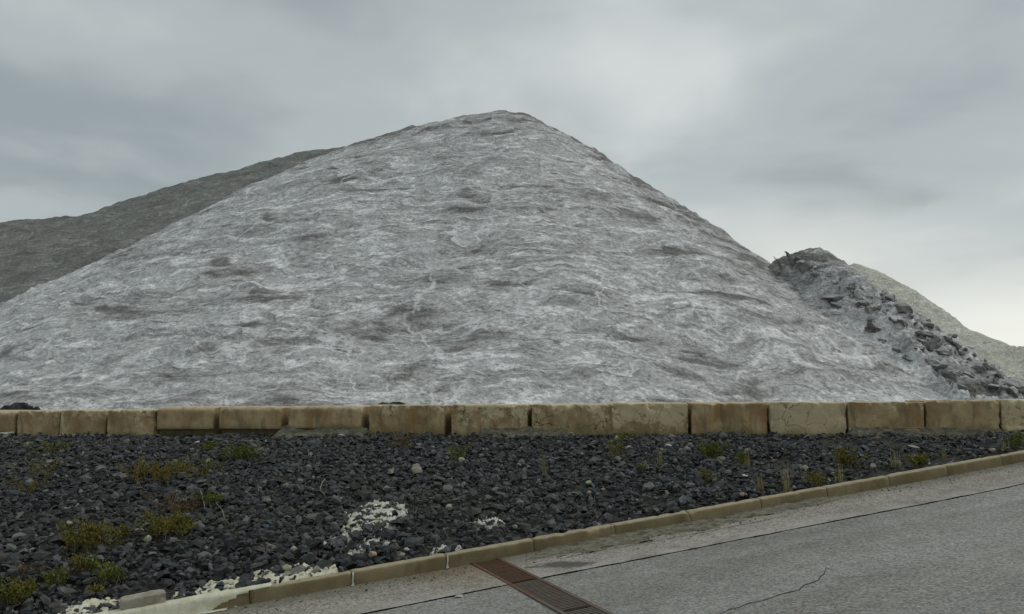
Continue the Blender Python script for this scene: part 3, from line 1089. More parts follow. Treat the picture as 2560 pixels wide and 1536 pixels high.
ribbon('crack', rp((1800, 1536), (1850, 1518), (1905, 1502), (1985, 1478), (2040, 1452), (2062, 1430), (2068, 1418)), 0.009, M['tar'], road, seed=1)
ribbon('crack', rp((1850, 1530), (1835, 1520), (1790, 1540)), 0.010, M['tar'], road, seed=2)
ribbon('crack', rp((2040, 1452), (2120, 1444), (2190, 1440), (2240, 1442)), 0.005, M['tar'], road, seed=3)
ribbon('crack', [aw(a, 0.55 + 0.02 * math.sin(a * 2))[:2] for a in np.arange(1.9, 5.2, 0.4)], 0.008, M['tar'], gutter, 0.006, seed=4)


# ---- kerb
def kerb_mesh(L, seed, chip):
    prof = np.array([(0, -0.10), (0, -0.02), (0.0, 0.05), (-0.002, 0.104), (-0.007, 0.124), (-0.018, 0.134), (-0.07, 0.137), (-0.118, 0.137), (-0.142, 0.131), (-0.15, 0.11), (-0.15, 0.0), (-0.15, -0.10)])
    na = 26
    V, F = [], []
    k = len(prof)
    for i in range(na):
        a = L * i / (na - 1)
        sh = 0.0012 if i in (0, na - 1) else 0.0
        for (w, z) in prof:
            ww, zz = w, z
            if z > 0.085:
                c = fbm((a + seed) * 5, z * 6 + w * 8, 0.7, 4, 0.6)
                zz -= max(0.0, float(c) - 0.12) * chip
                if w > -0.05:
                    ww -= max(0.0, float(c) - 0.12) * chip * 0.8
            n_ = 0.003 * float(pn(a * 9 + seed, w * 20, z * 20))
            V.append((a, -(ww + (sh if w < -0.075 else -sh)) + n_, zz - (sh if z > 0.1 else 0) + n_))
    for i in range(na - 1):
        for j in range(k - 1):
            p = i * k + j
            F.append((p, p + k, p + k + 1, p + 1))
    F.append(tuple(range(k)))
    F.append(tuple(reversed(range((na - 1) * k, na * k))))
    me = py_mesh('kerb_stone', V, [f[::-1] for f in F], True)
    me.polygons[len(F) - 1].use_smooth = False
    me.polygons[len(F) - 2].use_smooth = False
    return me


kerb = empty('kerb', tuple(aw(0, 0)))
tag(kerb, kind='structure')
for n in range(-6, 15):
    p = aw(n + 0.0007, 0)
    o = link('kerb_stone', kerb_mesh(0.9985, n + 20.0, 0.055 if n in (2, 3, 4) else 0.012), M['kerb'], kerb)
    # local x along the kerb uphill, local y away from the road
    xa = Vector((KD[0], KD[1], SLOPE)).normalized()
    ya = Vector((KN[0], KN[1], 0.0))
    za = xa.cross(ya)
    wob = random.uniform(-0.002, 0.002)
    mw = Matrix(((xa.x, ya.x, za.x, p[0] + ya.x * wob), (xa.y, ya.y, za.y, p[1] + ya.y * wob), (xa.z, ya.z, za.z, p[2] + random.uniform(-0.002, 0.002)), (0, 0, 0, 1)))
    o.matrix_parent_inverse = Matrix.Translation(-kerb.location)
    o.matrix_basis = mw

# ---- bank under the stones
xs = np.arange(-15, 13.3, 0.1)
tv = np.linspace(0, 1, 110)
X = np.repeat(xs[None, :], len(tv), 0)
yk = KP[1] + (X - KP[0]) * math.tan(KA) + (KERB_W - 0.03) / math.cos(KA)
yw = wall_y(X) + 0.45
Y = yk + (yw - yk) * tv[:, None]
Z = bank(X, Y) - 0.035 + 0.03 * fbm(X * 3, Y * 3, 1.0, 3)
emb = link('embankment', np_mesh('embankment', np.stack([X, Y, Z], -1).reshape(-1, 3), grid_faces(len(xs), len(tv)), True), M['soil'])
tag(emb, kind='structure')


def in_view(x, y, z, margin=120):
    d = np.stack([x, y, z - EYE], -1)
    dep = d[..., 1] * math.cos(PITCH) + d[..., 2] * math.sin(PITCH)
    up = -d[..., 1] * math.sin(PITCH) + d[..., 2] * math.cos(PITCH)
    px = 1280 + FOC * d[..., 0] / dep
    py = 768 - FOC * up / dep
    return (px > -margin) & (px < 2560 + margin) & (py < 1536 + margin), px, py


protos = []
prng = np.random.default_rng(3)
for k in range(28):
    protos.append(flake(prng, int(prng.integers(5, 8)), prng.uniform(0.13, 0.34)))


def rot_batch(rx, ry, rz):
    cx, sx, cy, sy, cz, sz = np.cos(rx), np.sin(rx), np.cos(ry), np.sin(ry), np.cos(rz), np.sin(rz)
    Rz = np.zeros((len(rx), 3, 3))
    Rz[:, 0, 0], Rz[:, 0, 1], Rz[:, 1, 0], Rz[:, 1, 1], Rz[:, 2, 2] = cz, -sz, sz, cz, 1
    Rx = np.zeros_like(Rz)
    Rx[:, 0, 0], Rx[:, 1, 1], Rx[:, 1, 2], Rx[:, 2, 1], Rx[:, 2, 2] = 1, cx, -sx, sx, cx
    Ry = np.zeros_like(Rz)
    Ry[:, 0, 0], Ry[:, 0, 2], Ry[:, 1, 1], Ry[:, 2, 0], Ry[:, 2, 2] = cy, sy, 1, -sy, cy
    return Rx @ Ry @ Rz


# ---- loose stone cover
CAND = 76000
sx_ = RNG.uniform(-13, 11, CAND)
syk = KP[1] + (sx_ - KP[0]) * math.tan(KA) + (KERB_W + 0.05) / math.cos(KA)
syw = wall_y(sx_) - 0.02
st_ = RNG.uniform(0, 1, CAND)
keep = RNG.uniform(0, 11.5, CAND) < (syw - syk)
sx_, syk, syw, st_ = sx_[keep], syk[keep], syw[keep], st_[keep]
sy_ = syk + (syw - syk) * st_
sz_ = bank(sx_, sy_)
ok, spx, spy = in_view(sx_, sy_, sz_)
# thinner cover on the soil patches towards the upper end and along the wall foot
soil = sstep(fbm(sx_ * 0.5 + 3, sy_ * 0.5, 2.0, 3), 0.15, 0.45) * sstep(sx_, -1.5, 3.5)
soil = np.maximum(soil * 0.8, sstep(sx_, 3.0, 6.5) * 0.5)
soil = np.maximum(soil, sstep(st_, 0.955, 0.99) * 0.75)
ok &= RNG.uniform(0, 1, len(sx_)) > soil * 0.8
sx_, sy_, sz_, spx, spy, soil = sx_[ok], sy_[ok], sz_[ok], spx[ok], spy[ok], soil[ok]
ns = len(sx_)
size = np.clip(np.exp(RNG.normal(math.log(0.078), 0.46, ns)), 0.035, 0.22) * (1 - 0.35 * soil)
layer = RNG.uniform(0, 1, ns)
lift = -0.03 + 0.075 * layer
tint = RNG.uniform(0, 1, ns)
tint = np.where(RNG.uniform(0, 1, ns) < 0.6, tint * 0.8, tint)
rx = RNG.normal(0.12, 0.42, ns)
ry = RNG.normal(0, 0.42, ns)
rz = RNG.uniform(0, 6.283, ns)
pk = RNG.integers(0, len(protos), ns)
vis = (spx > 5) & (spx < 2555) & (spy < 1530)
score = np.where(vis & (layer > 0.72), size / sy_, 0)
big_i = np.argsort(-score)[:300]
isbig = np.zeros(ns, bool)
isbig[big_i] = True
Vs, Fs, Ts, base = [], [], [], 0
for k, (pv, pf) in enumerate(protos):
    idx = np.where((pk == k) & ~isbig)[0]
    if not len(idx):
        continue
    R_ = rot_batch(rx[idx], ry[idx], rz[idx])
    v = np.einsum('nij,vj->nvi', R_, pv) * size[idx][:, None, None]
    v += np.stack([sx_[idx], sy_[idx], sz_[idx] + lift[idx]], 1)[:, None, :]
    n_, m_ = v.shape[0], v.shape[1]
    Vs.append(v.reshape(-1, 3))
    Fs.append((pf[None] + (np.arange(n_) * m_)[:, None, None] + base).reshape(-1, 3))
    Ts.append(np.repeat(tint[idx], m_))
    base += n_ * m_
me = np_mesh('rubble', np.concatenate(Vs), np.concatenate(Fs), False)
point_attr(me, 'tint', np.concatenate(Ts))
rub = link('rubble', me, M['stone_mass'], emb)
tag(rub, 'dark grey angular slate rubble covering the bank', kind='stuff')
pm = []
for k, (pv, pf) in enumerate(protos):
    me = np_mesh('stone', pv, pf, False)
    me.materials.append(M['stone'])
    pm.append(me)
for i in big_i:
    o = bpy.data.objects.new('stone', pm[pk[i]])
    COL.objects.link(o)
    o.parent = emb
    R_ = rot_batch(rx[i:i + 1] * 0.8, ry[i:i + 1] * 0.8, rz[i:i + 1])[0]
    o.matrix_basis = Matrix.Translation((sx_[i], sy_[i], sz_[i] + lift[i] + 0.012)) @ Matrix(R_.tolist()).to_4x4() @ Matrix.Scale(size[i] * 1.04, 4)

# ================================================================== the block wall
def block_mesh(Lb, H, kind, seed, D=1.25):
    """precast block; local x along the wall, y away from the road, z up from its foot"""
    P_ = []
    if kind == 'bullnose':
        r = 0.11
        P_ += [(0.10, -0.2), (0.10, 0.065), (0.012, 0.072), (0.0, 0.09)]
        for z in np.linspace(0.14, H - r, 7):
            P_.append((0.0, z))
        for k in range(1, 7):
            t = k / 6 * math.pi / 2
            P_.append((r - r * math.cos(t), H - r + r * math.sin(t)))
        P_ += [(0.25, H), (D - r, H)]
        for k in range(1, 5):
            t = k / 4 * math.pi / 2
            P_.append((D - r + r * math.sin(t), H - r + r * math.cos(t)))
        P_ += [(D, 0.11), (D - 0.07, 0.095), (D - 0.07, -0.2)]
    else:
        r = 0.045 if kind == 'square' else 0.03
        if kind == 'stepped':
            P_ += [(-0.05, 0.0), (-0.05, 0.135), (0.0, 0.142)]
        else:
            P_ += [(0.0, 0.0), (0.0, 0.07)]
        for z in np.linspace(0.18, H - r, 9):
            P_.append((0.0, z))
        for k in range(1, 5):
            t = k / 4 * math.pi / 2
            P_.append((r - r * math.cos(t), H - r + r * math.sin(t)))
        for y in np.linspace(0.12, D - 0.06, 5):
            P_.append((y, H))
        P_ += [(D, H - 0.05), (D, 0.3), (D, 0.0)]
    P_ = np.array(P_)
    rough = {'bullnose': 0.012, 'square': 0.03, 'chipped': 0.075, 'stepped': 0.02}[kind]
    nx = 44
    s = np.linspace(-1, 1, nx)
    xs_ = np.sign(s) * (1 - (1 - np.abs(s)) ** 1.35) * Lb / 2
    k = len(P_)
    V = np.zeros((nx, k, 3))
    cy, cz = D / 2, H / 2
    for i, x in enumerate(xs_):
        e = Lb / 2 - abs(x)
        ins = 0.022 * max(0.0, 1 - e / 0.03) ** 2
        V[i, :, 0] = x
        V[i, :, 1] = P_[:, 0] + np.sign(cy - P_[:, 0]) * ins
        V[i, :, 2] = P_[:, 1] - np.where(P_[:, 1] > 0.2, ins, 0)
    x, y, z = V[..., 0], V[..., 1], V[..., 2]
    sd_ = seed * 7.3
    e_end = Lb / 2 - np.abs(x)
    edge = np.exp(-(H - z) / 0.09) * np.exp(-np.abs(y) / 0.14) + 0.9 * np.exp(-e_end / 0.05) * np.exp(-np.abs(y) / 0.2)
    c = fbm(x * 4.5 + sd_, y * 4.5, z * 4.5 + sd_, 4, 0.6)
    bite = np.maximum(c - 0.05, 0) * np.minimum(edge, 1.2) * rough * 3.0
    V[..., 1] += np.where(y < 0.3, bite, 0) + 0.004 * fbm(x * 8 + sd_, z * 8, 1.0, 3)
    V[..., 2] -= bite * 0.8 * (z > 0.3) + 0.006 * fbm(x * 2.5 + sd_, y * 4, 5.0, 3) * (z > 0.3)
    V[..., 0] -= np.sign(x) * np.exp(-e_end / 0.02) * np.maximum(fbm(z * 6 + sd_, y * 5, 2.0, 3), 0) * rough * 0.8
    V = V.reshape(-1, 3)
    F = []
    for i in range(nx - 1):
        for j in range(k - 1):
            p = i * k + j
            F.append((p, p + 1, p + k + 1, p + k))
        F.append((i * k + k - 1, i * k, (i + 1) * k, (i + 1) * k + k - 1))
    F.append(tuple(reversed(range(k))))
    F.append(tuple(range((nx - 1) * k, nx * k)))
    me = py_mesh('concrete_block', V, [f[::-1] for f in F], True)
    for f_ in (len(F) - 1, len(F) - 2):
        me.polygons[f_].use_smooth = False
    return me


BLOCKS = [  # px from, px to, py of the top edge, kind, (rust, flake, crack), label, yaw offset, set back
    (-175, 36, 1028, 'bullnose', (.5, .35, .3), 'tan concrete block cut off by the left edge of the picture', 0.0, 0.0),
    (41, 147, 1027, 'square', (.6, .25, .3), 'narrow tan concrete block just left of the one with a low step at its foot', 0.0, 0.01),
    (149, 262, 1026, 'stepped', (.55, .30, .2), 'tan concrete block with low step at foot, third from the left', 0.01, 0.02),
    (270, 389, 1025, 'chipped', (.35, .34, .4), 'short sandy concrete block with crumbled upper edge, set lower than its neighbours', 0.0, -0.04),
    (392, 533, 1018, 'bullnose', (.5, .25, .2), 'round-topped tan concrete block right after the short crumbled one', 0.015, 0.0),
    (547, 702, 1017, 'bullnose', (.55, .2, .15), 'middle one of three round-topped concrete blocks with undercut feet', 0.01, 0.0),
    (721, 905, 1015, 'bullnose', (.9, .2, .25), 'round-topped block with orange stains and wide gap on its right', 0.02, 0.0),
    (921, 1111, 1012, 'square', (.95, .30, .3), 'square concrete block with dark rust run down its middle', -0.01, 0.0),
    (1128, 1319, 1012, 'square', (.8, .42, .8), 'ochre concrete block with pale streaks, just left of the widest black slit', 0.0, 0.0),
    (1330, 1531.6, 1011, 'square', (.3, .32, 1.0), 'brownish concrete block with a net of dark cracks, below the peak', 0.04, 0.0),
    (1528, 1721, 1008, 'chipped', (1.0, .60, .5), 'mottled concrete block with hanging pale stain and red-brown run-off', 0.0, 0.03),
    (1729, 1919, 1007, 'square', (1.0, .15, .2), 'plain rust-brown concrete block beside the mottled stained one', 0.0, 0.0),
    (1924, 2117, 1006, 'chipped', (.35, 1.0, .8), 'pale yellow flaking concrete block with peeling render', 0.0, 0.0),
    (2121, 2312, 1005, 'stepped', (.85, .25, .15), 'smooth orange-brown concrete block with low ledge along its foot', 0.0, 0.0),
    (2315, 2499, 1000, 'square', (.3, .12, .3), 'mossy olive-brown concrete block, second from the right edge', -0.01, -0.03),
    (2503, 2700, 999, 'stepped', (.5, .62, .4), 'yellowish concrete block cut off by the right edge of the picture', 0.0, -0.03)]
for i, (p0, p1, pt, kind, look, lab, yaw, back) in enumerate(BLOCKS):
    ends = []
    for px in (p0, p1):
        r = pix_ray(px, 1045)
        t = 16.55 / (r[1] + 0.105 * r[0])
        ends.append(r[:2] * t)
    ends = np.array(ends)
    c = ends.mean(0)
    Lb = np.linalg.norm(ends[1] - ends[0])
    r = pix_ray((p0 + p1) / 2, pt)
    ztop = EYE + r[2] * c[1] / r[1]
    H = 0.50 if kind == 'bullnose' else 0.62
    o = link('concrete_block', block_mesh(Lb, H, kind, i + 1.0), M['block'])
    ang = math.atan2(ends[1][1] - ends[0][1], ends[1][0] - ends[0][0])
    o.location = (c[0], c[1] + back, ztop - H)
    o.rotation_euler = (random.uniform(-0.008, 0.012), random.uniform(-0.006, 0.006), ang + yaw)
    o.color = (*look, 1.0)
    tag(o, lab, 'concrete block', 'blocks of the wall')
# ================================================================== drain
def box_vf(x0, x1, y0, y1, z0, z1):
    V = [(x, y, z) for z in (z0, z1) for y in (y0, y1) for x in (x0, x1)]
    F = [(0, 2, 3, 1), (4, 5, 7, 6), (0, 1, 5, 4), (2, 6, 7, 3), (0, 4, 6, 2), (1, 3, 7, 5)]
    return V, F


xa = Vector((KD[0], KD[1], SLOPE)).normalized()
ya = Vector((-KN[0], -KN[1], 0.0))               # out into the road
za = xa.cross(ya) * -1
dr_o = aw((GA0 + GA1) / 2, 0.0)
drain = empty('drain_channel', tuple(dr_o))
MB = Matrix(((xa.x, ya.x, za.x, 0), (xa.y, ya.y, za.y, 0), (xa.z, ya.z, za.z, 0), (0, 0, 0, 1)))
drain.matrix_basis = Matrix.Translation(tuple(dr_o)) @ MB
tag(drain, 'rusty iron slotted drain channel running across the road from the kerb', 'drain')


def drain_part(name, boxes, mat, rust, parent, jitter=0.0, seed=0):
    V, F = [], []
    for bx in boxes:
        v, f = box_vf(*bx)
        n0 = len(V)
        V += v
        F += [tuple(reversed([n0 + i for i in ff])) for ff in f]
    me = py_mesh(name, V, F)
    point_attr(me, 'rust', np.full(len(V), 0.0) + (rust if np.isscalar(rust) else np.interp([v[1] for v in V], [0, 1.0, 1.35, 5], rust)))
    return link(name, me, mat, parent)


hw = (GA1 - GA0) / 2
drain_part('trough', [(-hw, hw, 0.0, GW1, -0.30, -0.27), (-hw - 0.03, -hw, 0.0, GW1, -0.3, -0.035), (hw, hw + 0.03, 0.0, GW1, -0.3, -0.035), (-hw, hw, GW1, GW1 + 0.03, -0.3, -0.035)], M['tar'], 0.2, drain)
for s_ in (-1, 1):
    drain_part('frame_rail', [(s_ * (hw - 0.002) - (0.036 if s_ > 0 else 0), s_ * (hw - 0.002) + (0 if s_ > 0 else 0.036), 0.0, GW1, -0.06, 0.012)], M['rust'], (0.75, 0.6, 0.35, 0.2), drain)
for gi, (w0, w1, ru) in enumerate(((0.02, 1.14, 0.68), (1.17, 2.34, 0.46), (2.38, 3.52, 0.4), (3.55, 4.36, 0.4))):
    gr = drain_part('grate', [(-hw + 0.038, -hw + 0.052, w0, w1, -0.045, 0.003), (hw - 0.052, hw - 0.038, w0, w1, -0.045, 0.003)], M['rust'], ru, drain)
    y = w0 + 0.012
    bar_me = None
    while y < w1 - 0.02:
        if bar_me is None:
            V, F = box_vf(-hw + 0.052, hw - 0.052, 0, 0.019, -0.04, 0.005)
            bar_me = py_mesh('bar', V, [f[::-1] for f in F])
            point_attr(bar_me, 'rust', np.full(len(V), ru))
            bar_me.materials.append(M['rust'])
        o = link('bar', bar_me, None, gr)
        o.location = (0, y, random.uniform(-0.001, 0.0015))
        y += 0.044

# ================================================================== spills, silt and small debris
def crust_patch(name, cx, cy, rx_, ry_, ang, mat, lab, seed, h=0.05, thr=0.0, wa=0.045, cell=0.012, surf=bank, cat='salt crust', grp=None):
    nx, ny = int(2 * rx_ / cell) + 2, int(2 * ry_ / cell) + 2
    u, v = np.meshgrid(np.linspace(-1, 1, nx), np.linspace(-1, 1, ny))
    ca, sa = math.cos(ang), math.sin(ang)
    X = cx + u * rx_ * ca - v * ry_ * sa
    Y = cy + u * rx_ * sa + v * ry_ * ca
    rr = np.sqrt(u * u + v * v)
    n1 = fbm(X * 2.6 + seed, Y * 2.6, seed, 3, 0.6)
    web = 1 - np.abs(fbm(X * 7 + seed, Y * 7, seed + 3, 3, 0.6)) * 3.2
    m_ = (1 - rr) * 1.6 + n1 * 1.1 - thr
    Z = surf(X, Y) - 0.042 + h * np.clip(m_, -0.3, 0.8) + wa * np.clip(web, -1, 1) + 0.010 * fbm(X * 16, Y * 16, seed, 3, 0.5)
    V = np.stack([X, Y, Z], -1).reshape(-1, 3)
    F = grid_faces(nx, ny)
    keepv = ((m_ > 0.02) & (web > -0.35)).ravel()
    keepf = keepv[F].all(1)
    F = F[keepf]
    used = np.unique(F)
    mp = -np.ones(len(V), int)
    mp[used] = np.arange(len(used))
    V, F = V[used], mp[F]
    # closed underside
    n0 = len(V)
    V2 = V.copy()
    V2[:, 2] -= 0.035
    E_ = {}
    for f in F:
        for a, b_ in zip(f, np.roll(f, -1)):
            key = (min(a, b_), max(a, b_))
            E_[key] = None if key in E_ else (a, b_)
    side = [(b_, a, a + n0, b_ + n0) for x in E_.values() if x is not None for a, b_ in [x]]
    F_all = np.concatenate([F, (F + n0)[:, ::-1], np.array(side).reshape(-1, 4)])
    o = link(name, np_mesh(name, np.concatenate([V, V2]), F_all, True), mat)
    tag(o, lab, cat, grp)
    return o


q = on_bank(925, 1302)
crust_patch('salt_crust', q[0], q[1], 0.44, 1.1, 0.04, M['crust'], 'large web of white crust caked between dark stones', 3.0, 0.058, 0.05)
q = on_bank(1228, 1312)
crust_patch('salt_crust', q[0], q[1], 0.22, 0.34, 0.2, M['crust'], 'small isolated patch of white crust among dark stones near kerb', 8.0, 0.040, 0.42)
q = on_bank(1120, 1378)
crust_patch('salt_crust', q[0], q[1], 0.20, 0.16, 0.36, M['crust'], 'thin dab of white crust touching the kerb above the drain', 12.0, 0.045, 0.15)
q = aw(-0.95, -0.36)
crust_patch('salt_crust', q[0], q[1], 0.85, 0.27, KA, M['crust_yellow'], 'long pale yellow crust bank heaped against the back of the kerb', 16.0, 0.085, -0.3, 0.022)
q = aw(-2.35, -0.33)
crust_patch('salt_crust', q[0], q[1], 0.75, 0.30, KA, M['crust_yellow'], 'whitish crust around the concrete chunk at the bottom edge', 23.0, 0.08, -0.25, 0.025)


def kerb_coat():
    """pale yellow crust that has run over the lower kerb stones"""
    prof = [(0.004, -0.02), (0.005, 0.0), (0.006, 0.015), (0.006, 0.03), (0.006, 0.045), (0.006, 0.06), (0.006, 0.075), (0.005, 0.09), (0.004, 0.108), (-0.003, 0.128), (-0.018, 0.140), (-0.05, 0.143), (-0.09, 0.143), (-0.12, 0.143), (-0.158, 0.135)]
    av = np.arange(-4.2, -0.55, 0.008)
    V, F, ok_ = [], [], []
    for a in av:
        for j, (w, z) in enumerate(prof):
            n_ = float(fbm(a * 5, w * 9 + z * 9, 4.0, 4, 0.6))
            p = aw(a, w + 0.006 * n_, z + 0.006 * n_ + 0.004)
            V.append(p)
            # the front face is clean beyond a slanting line, the top keeps its crust further uphill
            lim = -1.06 + 0.32 * sstep(np.array(z), 0.09, 0.14) + 0.10 * n_ - (0.28 * (1 - z / 0.13) if z < 0.12 else 0)
            ok_.append(a < lim)
    k = len(prof)
    for i in range(len(av) - 1):
        for j in range(k - 1):
            f = (i * k + j, i * k + j + 1, (i + 1) * k + j + 1, (i + 1) * k + j)
            if all(ok_[t] for t in f):
                F.append(f)
    # run-out over the gutter
    base = len(V)
    wv_ = np.arange(0.0, 0.36, 0.01)
    for a in av:
        for w in wv_:
            n_ = float(fbm(a * 5, w * 8, 9.0, 3, 0.6))
            V.append(aw(a, w + 0.004, 0.011 + 0.004 * n_))
            ok_.append(w < 0.20 + 0.16 * n_ - max(0, (a + 1.9)) * 0.32)
    kk = len(wv_)
    for i in range(len(av) - 1):
        for j in range(kk - 1):
            f = (base + i * kk + j, base + (i + 1) * kk + j, base + (i + 1) * kk + j + 1, base + i * kk + j + 1)
            if all(ok_[t] for t in f):
                F.append(f[::-1])
    o = link('salt_crust', py_mesh('salt_crust', V, F, True), M['crust_yellow'])
    sm = o.modifiers.new('thickness', 'SOLIDIFY')
    sm.thickness = 0.005
    sm.offset = -1
    tag(o, 'smooth pale yellow crust coating the lowest kerb stones', 'salt crust')


kerb_coat()


def drip(a, lab, seed):
    V, F = [], []
    zs = np.linspace(0.128, 0.004, 16)
    for i, z in enumerate(zs):
        n_ = float(fbm(z * 16, seed, 1.0, 3))
        h = 0.0035 + 0.007 * n_ + 0.010 * (1 - i / 15) * 0 + (0.006 * sstep(np.array(z), 0.05, 0.0))
        c = a + 0.006 * float(fbm(z * 9, seed + 4, 2.0, 2))
        for du, dw in ((-1, 0.002), (-0.5, 0.008), (0.3, 0.010), (1, 0.002)):
            V.append(aw(c + du * h, dw - (0.012 if z > 0.127 else (0.006 if z > 0.118 else 0)), z))
        if i:
            for j in range(3):
                p = (i - 1) * 4 + j
                F.append((p, p + 4, p + 5, p + 1))
    for s_ in range(5):
        V.append(aw(a - 0.03 + 0.012 * s_, 0.05 + 0.012 * (s_ % 2), 0.008))
    b0 = 15 * 4
    F += [(b0, len(V) - 5, len(V) - 4, b0 + 1), (b0 + 1, len(V) - 4, len(V) - 3, b0 + 2), (b0 + 2, len(V) - 3, len(V) - 2, b0 + 3)]
    o = link('salt_drip', py_mesh('salt_drip', V, [f[::-1] for f in F], True), M['crust'])
    sm = o.modifiers.new('thickness', 'SOLIDIFY')
    sm.thickness = 0.006
    tag(o, lab, 'salt drip', 'white drips in the kerb joints')


drip(0.0, 'white salt drip in the kerb joint next to the yellow-coated stones', 3.0)
drip(1.0, 'white salt drip in the kerb joint right beside the drain', 9.0)


def silt_patch(a0, a1, w0, w1, lab, seed, mat, h=0.022):
    av = np.arange(a0, a1, 0.025)
    wv_ = np.arange(w0, w1, 0.02)
    A, Wd = np.meshgrid(av, wv_)
    u = (A - a0) / (a1 - a0)
    e = sstep(u, 0, 0.18) * sstep(u, 1.0, 0.75) * (1 - ((Wd - w0) / (w1 - w0)) ** 1.5)
    n_ = fbm(A * 1.8 + seed, Wd * 4, seed, 5, 0.68)
    m_ = e + 0.55 * n_ - 0.22
    x = KP[0] + A * KD[0] - Wd * KN[0]
    y = KP[1] + A * KD[1] - Wd * KN[1]
    z = road_z(x, y) + np.where(m_ > 0, 0.012 + h * np.clip(m_, 0, 1) * (1 + 0.5 * fbm(x * 12, y * 12, 1.0, 3)), -0.01)
    V = np.stack([x, y, z], -1).reshape(-1, 3)
    F = grid_faces(len(av), len(wv_))[:, ::-1]
    V, F, _ = prune(V, F, (m_ > 0).ravel())
    o = link('silt', np_mesh('silt', V, F, True), mat)
    tag(o, lab, 'silt', kind='stuff')


silt_patch(1.75, 4.6, -0.01, 0.52, 'dark greenish silt washed along the gutter beside the drain', 2.0, M['silt'])
silt_patch(4.4, 6.2, -0.01, 0.34, 'lighter silt along the kerb further uphill', 6.0, M['silt'])

# rough concrete footing that shows along parts of the wall foot
def footing(p0, p1, lab, seed):
    xs_ = []
    for px in (p0, p1):
        r = pix_ray(px, 1085)
        t = 16.55 / (r[1] + 0.105 * r[0])
        xs_.append(r[0] * t)
    xv = np.arange(xs_[0], xs_[1], 0.03)
    dv = np.arange(-0.05, 0.42, 0.025)
    X, Dv = np.meshgrid(xv, dv)
    u = (X - xs_[0]) / (xs_[1] - xs_[0])
    n_ = fbm(X * 2.2 + seed, Dv * 5, seed, 4, 0.6)
    h = (0.16 - 0.42 * Dv) * sstep(u, 0, 0.06) * sstep(u, 1, 0.94) + 0.06 * n_
    Y = wall_y(X) - Dv
    Z = wall_foot(X) - 0.04 + h
    me = np_mesh('concrete_footing', np.stack([X, Y, Z], -1).reshape(-1, 3), grid_faces(len(xv), len(dv))[:, ::-1], True)
    tag(link('concrete_footing', me, M['footing']), lab, 'footing', 'rough footings of the wall')


footing(690, 930, 'crumbling concrete footing under the round-topped block with orange stains', 1.0)
footing(1190, 1420, 'crumbling concrete footing on both sides of the black slit', 5.0)
footing(2110, 2520, 'long crumbling concrete footing under the ledge block and mossy block', 9.0)

# grit lying in the gutter
grr = np.random.default_rng(77)
ng = 1500
ga = np.concatenate([grr.uniform(-2.5, 1.2, ng // 3), grr.uniform(1.62, 11, ng - ng // 3)])
gw = np.abs(grr.normal(0, 0.28, ng)) + 0.02
sel = gw < 1.1
ga, gw = ga[sel], gw[sel]
Vs, Fs, Ts, base = [], [], [], 0
gs = grr.uniform(0.006, 0.02, len(ga)) * np.where(grr.uniform(0, 1, len(ga)) < 0.05, 2.0, 1.0)
gk = grr.integers(0, len(protos), len(ga))
Rg = rot_batch(grr.normal(0, .4, len(ga)), grr.normal(0, .4, len(ga)), grr.uniform(0, 6.28, len(ga)))
for i in range(len(ga)):
    pv, pf = protos[gk[i]]
    Vs.append(pv @ Rg[i].T * gs[i] + aw(ga[i], gw[i], 0.006 + gs[i] * 0.15))
    Fs.append(pf + base)
    Ts.append(np.full(len(pv), grr.uniform(0.3, 1.0)))
    base += len(pv)
me = np_mesh('grit', np.concatenate(Vs), np.concatenate(Fs), False)
point_attr(me, 'tint', np.concatenate(Ts))
tag(link('grit', me, M['stone_mass']), 'loose grit and pebbles scattered along the gutter', kind='stuff')

# concrete chunk lying across the back of the kerb
import bmesh


def chunk_mesh(dims, seed):
    bm = bmesh.new()
    bmesh.ops.create_cube(bm, size=1.0)
    bmesh.ops.subdivide_edges(bm, edges=bm.edges[:], cuts=9, use_grid_fill=True)
    for v in bm.verts:
        p = np.array(v.co)
        q_ = p * np.array(dims)
        corner = np.sort(np.abs(p))[1]
        n_ = float(fbm(q_[0] * 9 + seed, q_[1] * 9, q_[2] * 9, 3))
        q_ = q_ * (1 - max(0, corner - 0.40) * (0.5 + 1.6 * max(0, n_)))
        q_ += 0.006 * float(fbm(q_[0] * 30, q_[1] * 30 + seed, q_[2] * 30, 2))
        v.co = q_
    me = bpy.data.meshes.new('concrete_chunk')
    bm.to_mesh(me)
    bm.free()
    return me


p = aw(-1.98, -0.13, 0.185)
o = link('concrete_chunk', chunk_mesh((0.40, 0.16, 0.13), 4.0), M['chunk'])
o.location = tuple(p)
o.rotation_euler = (0.10, -0.13, KA + 0.03)
tag(o, 'oblong broken concrete chunk lying on the kerb at the bottom edge', 'concrete chunk')

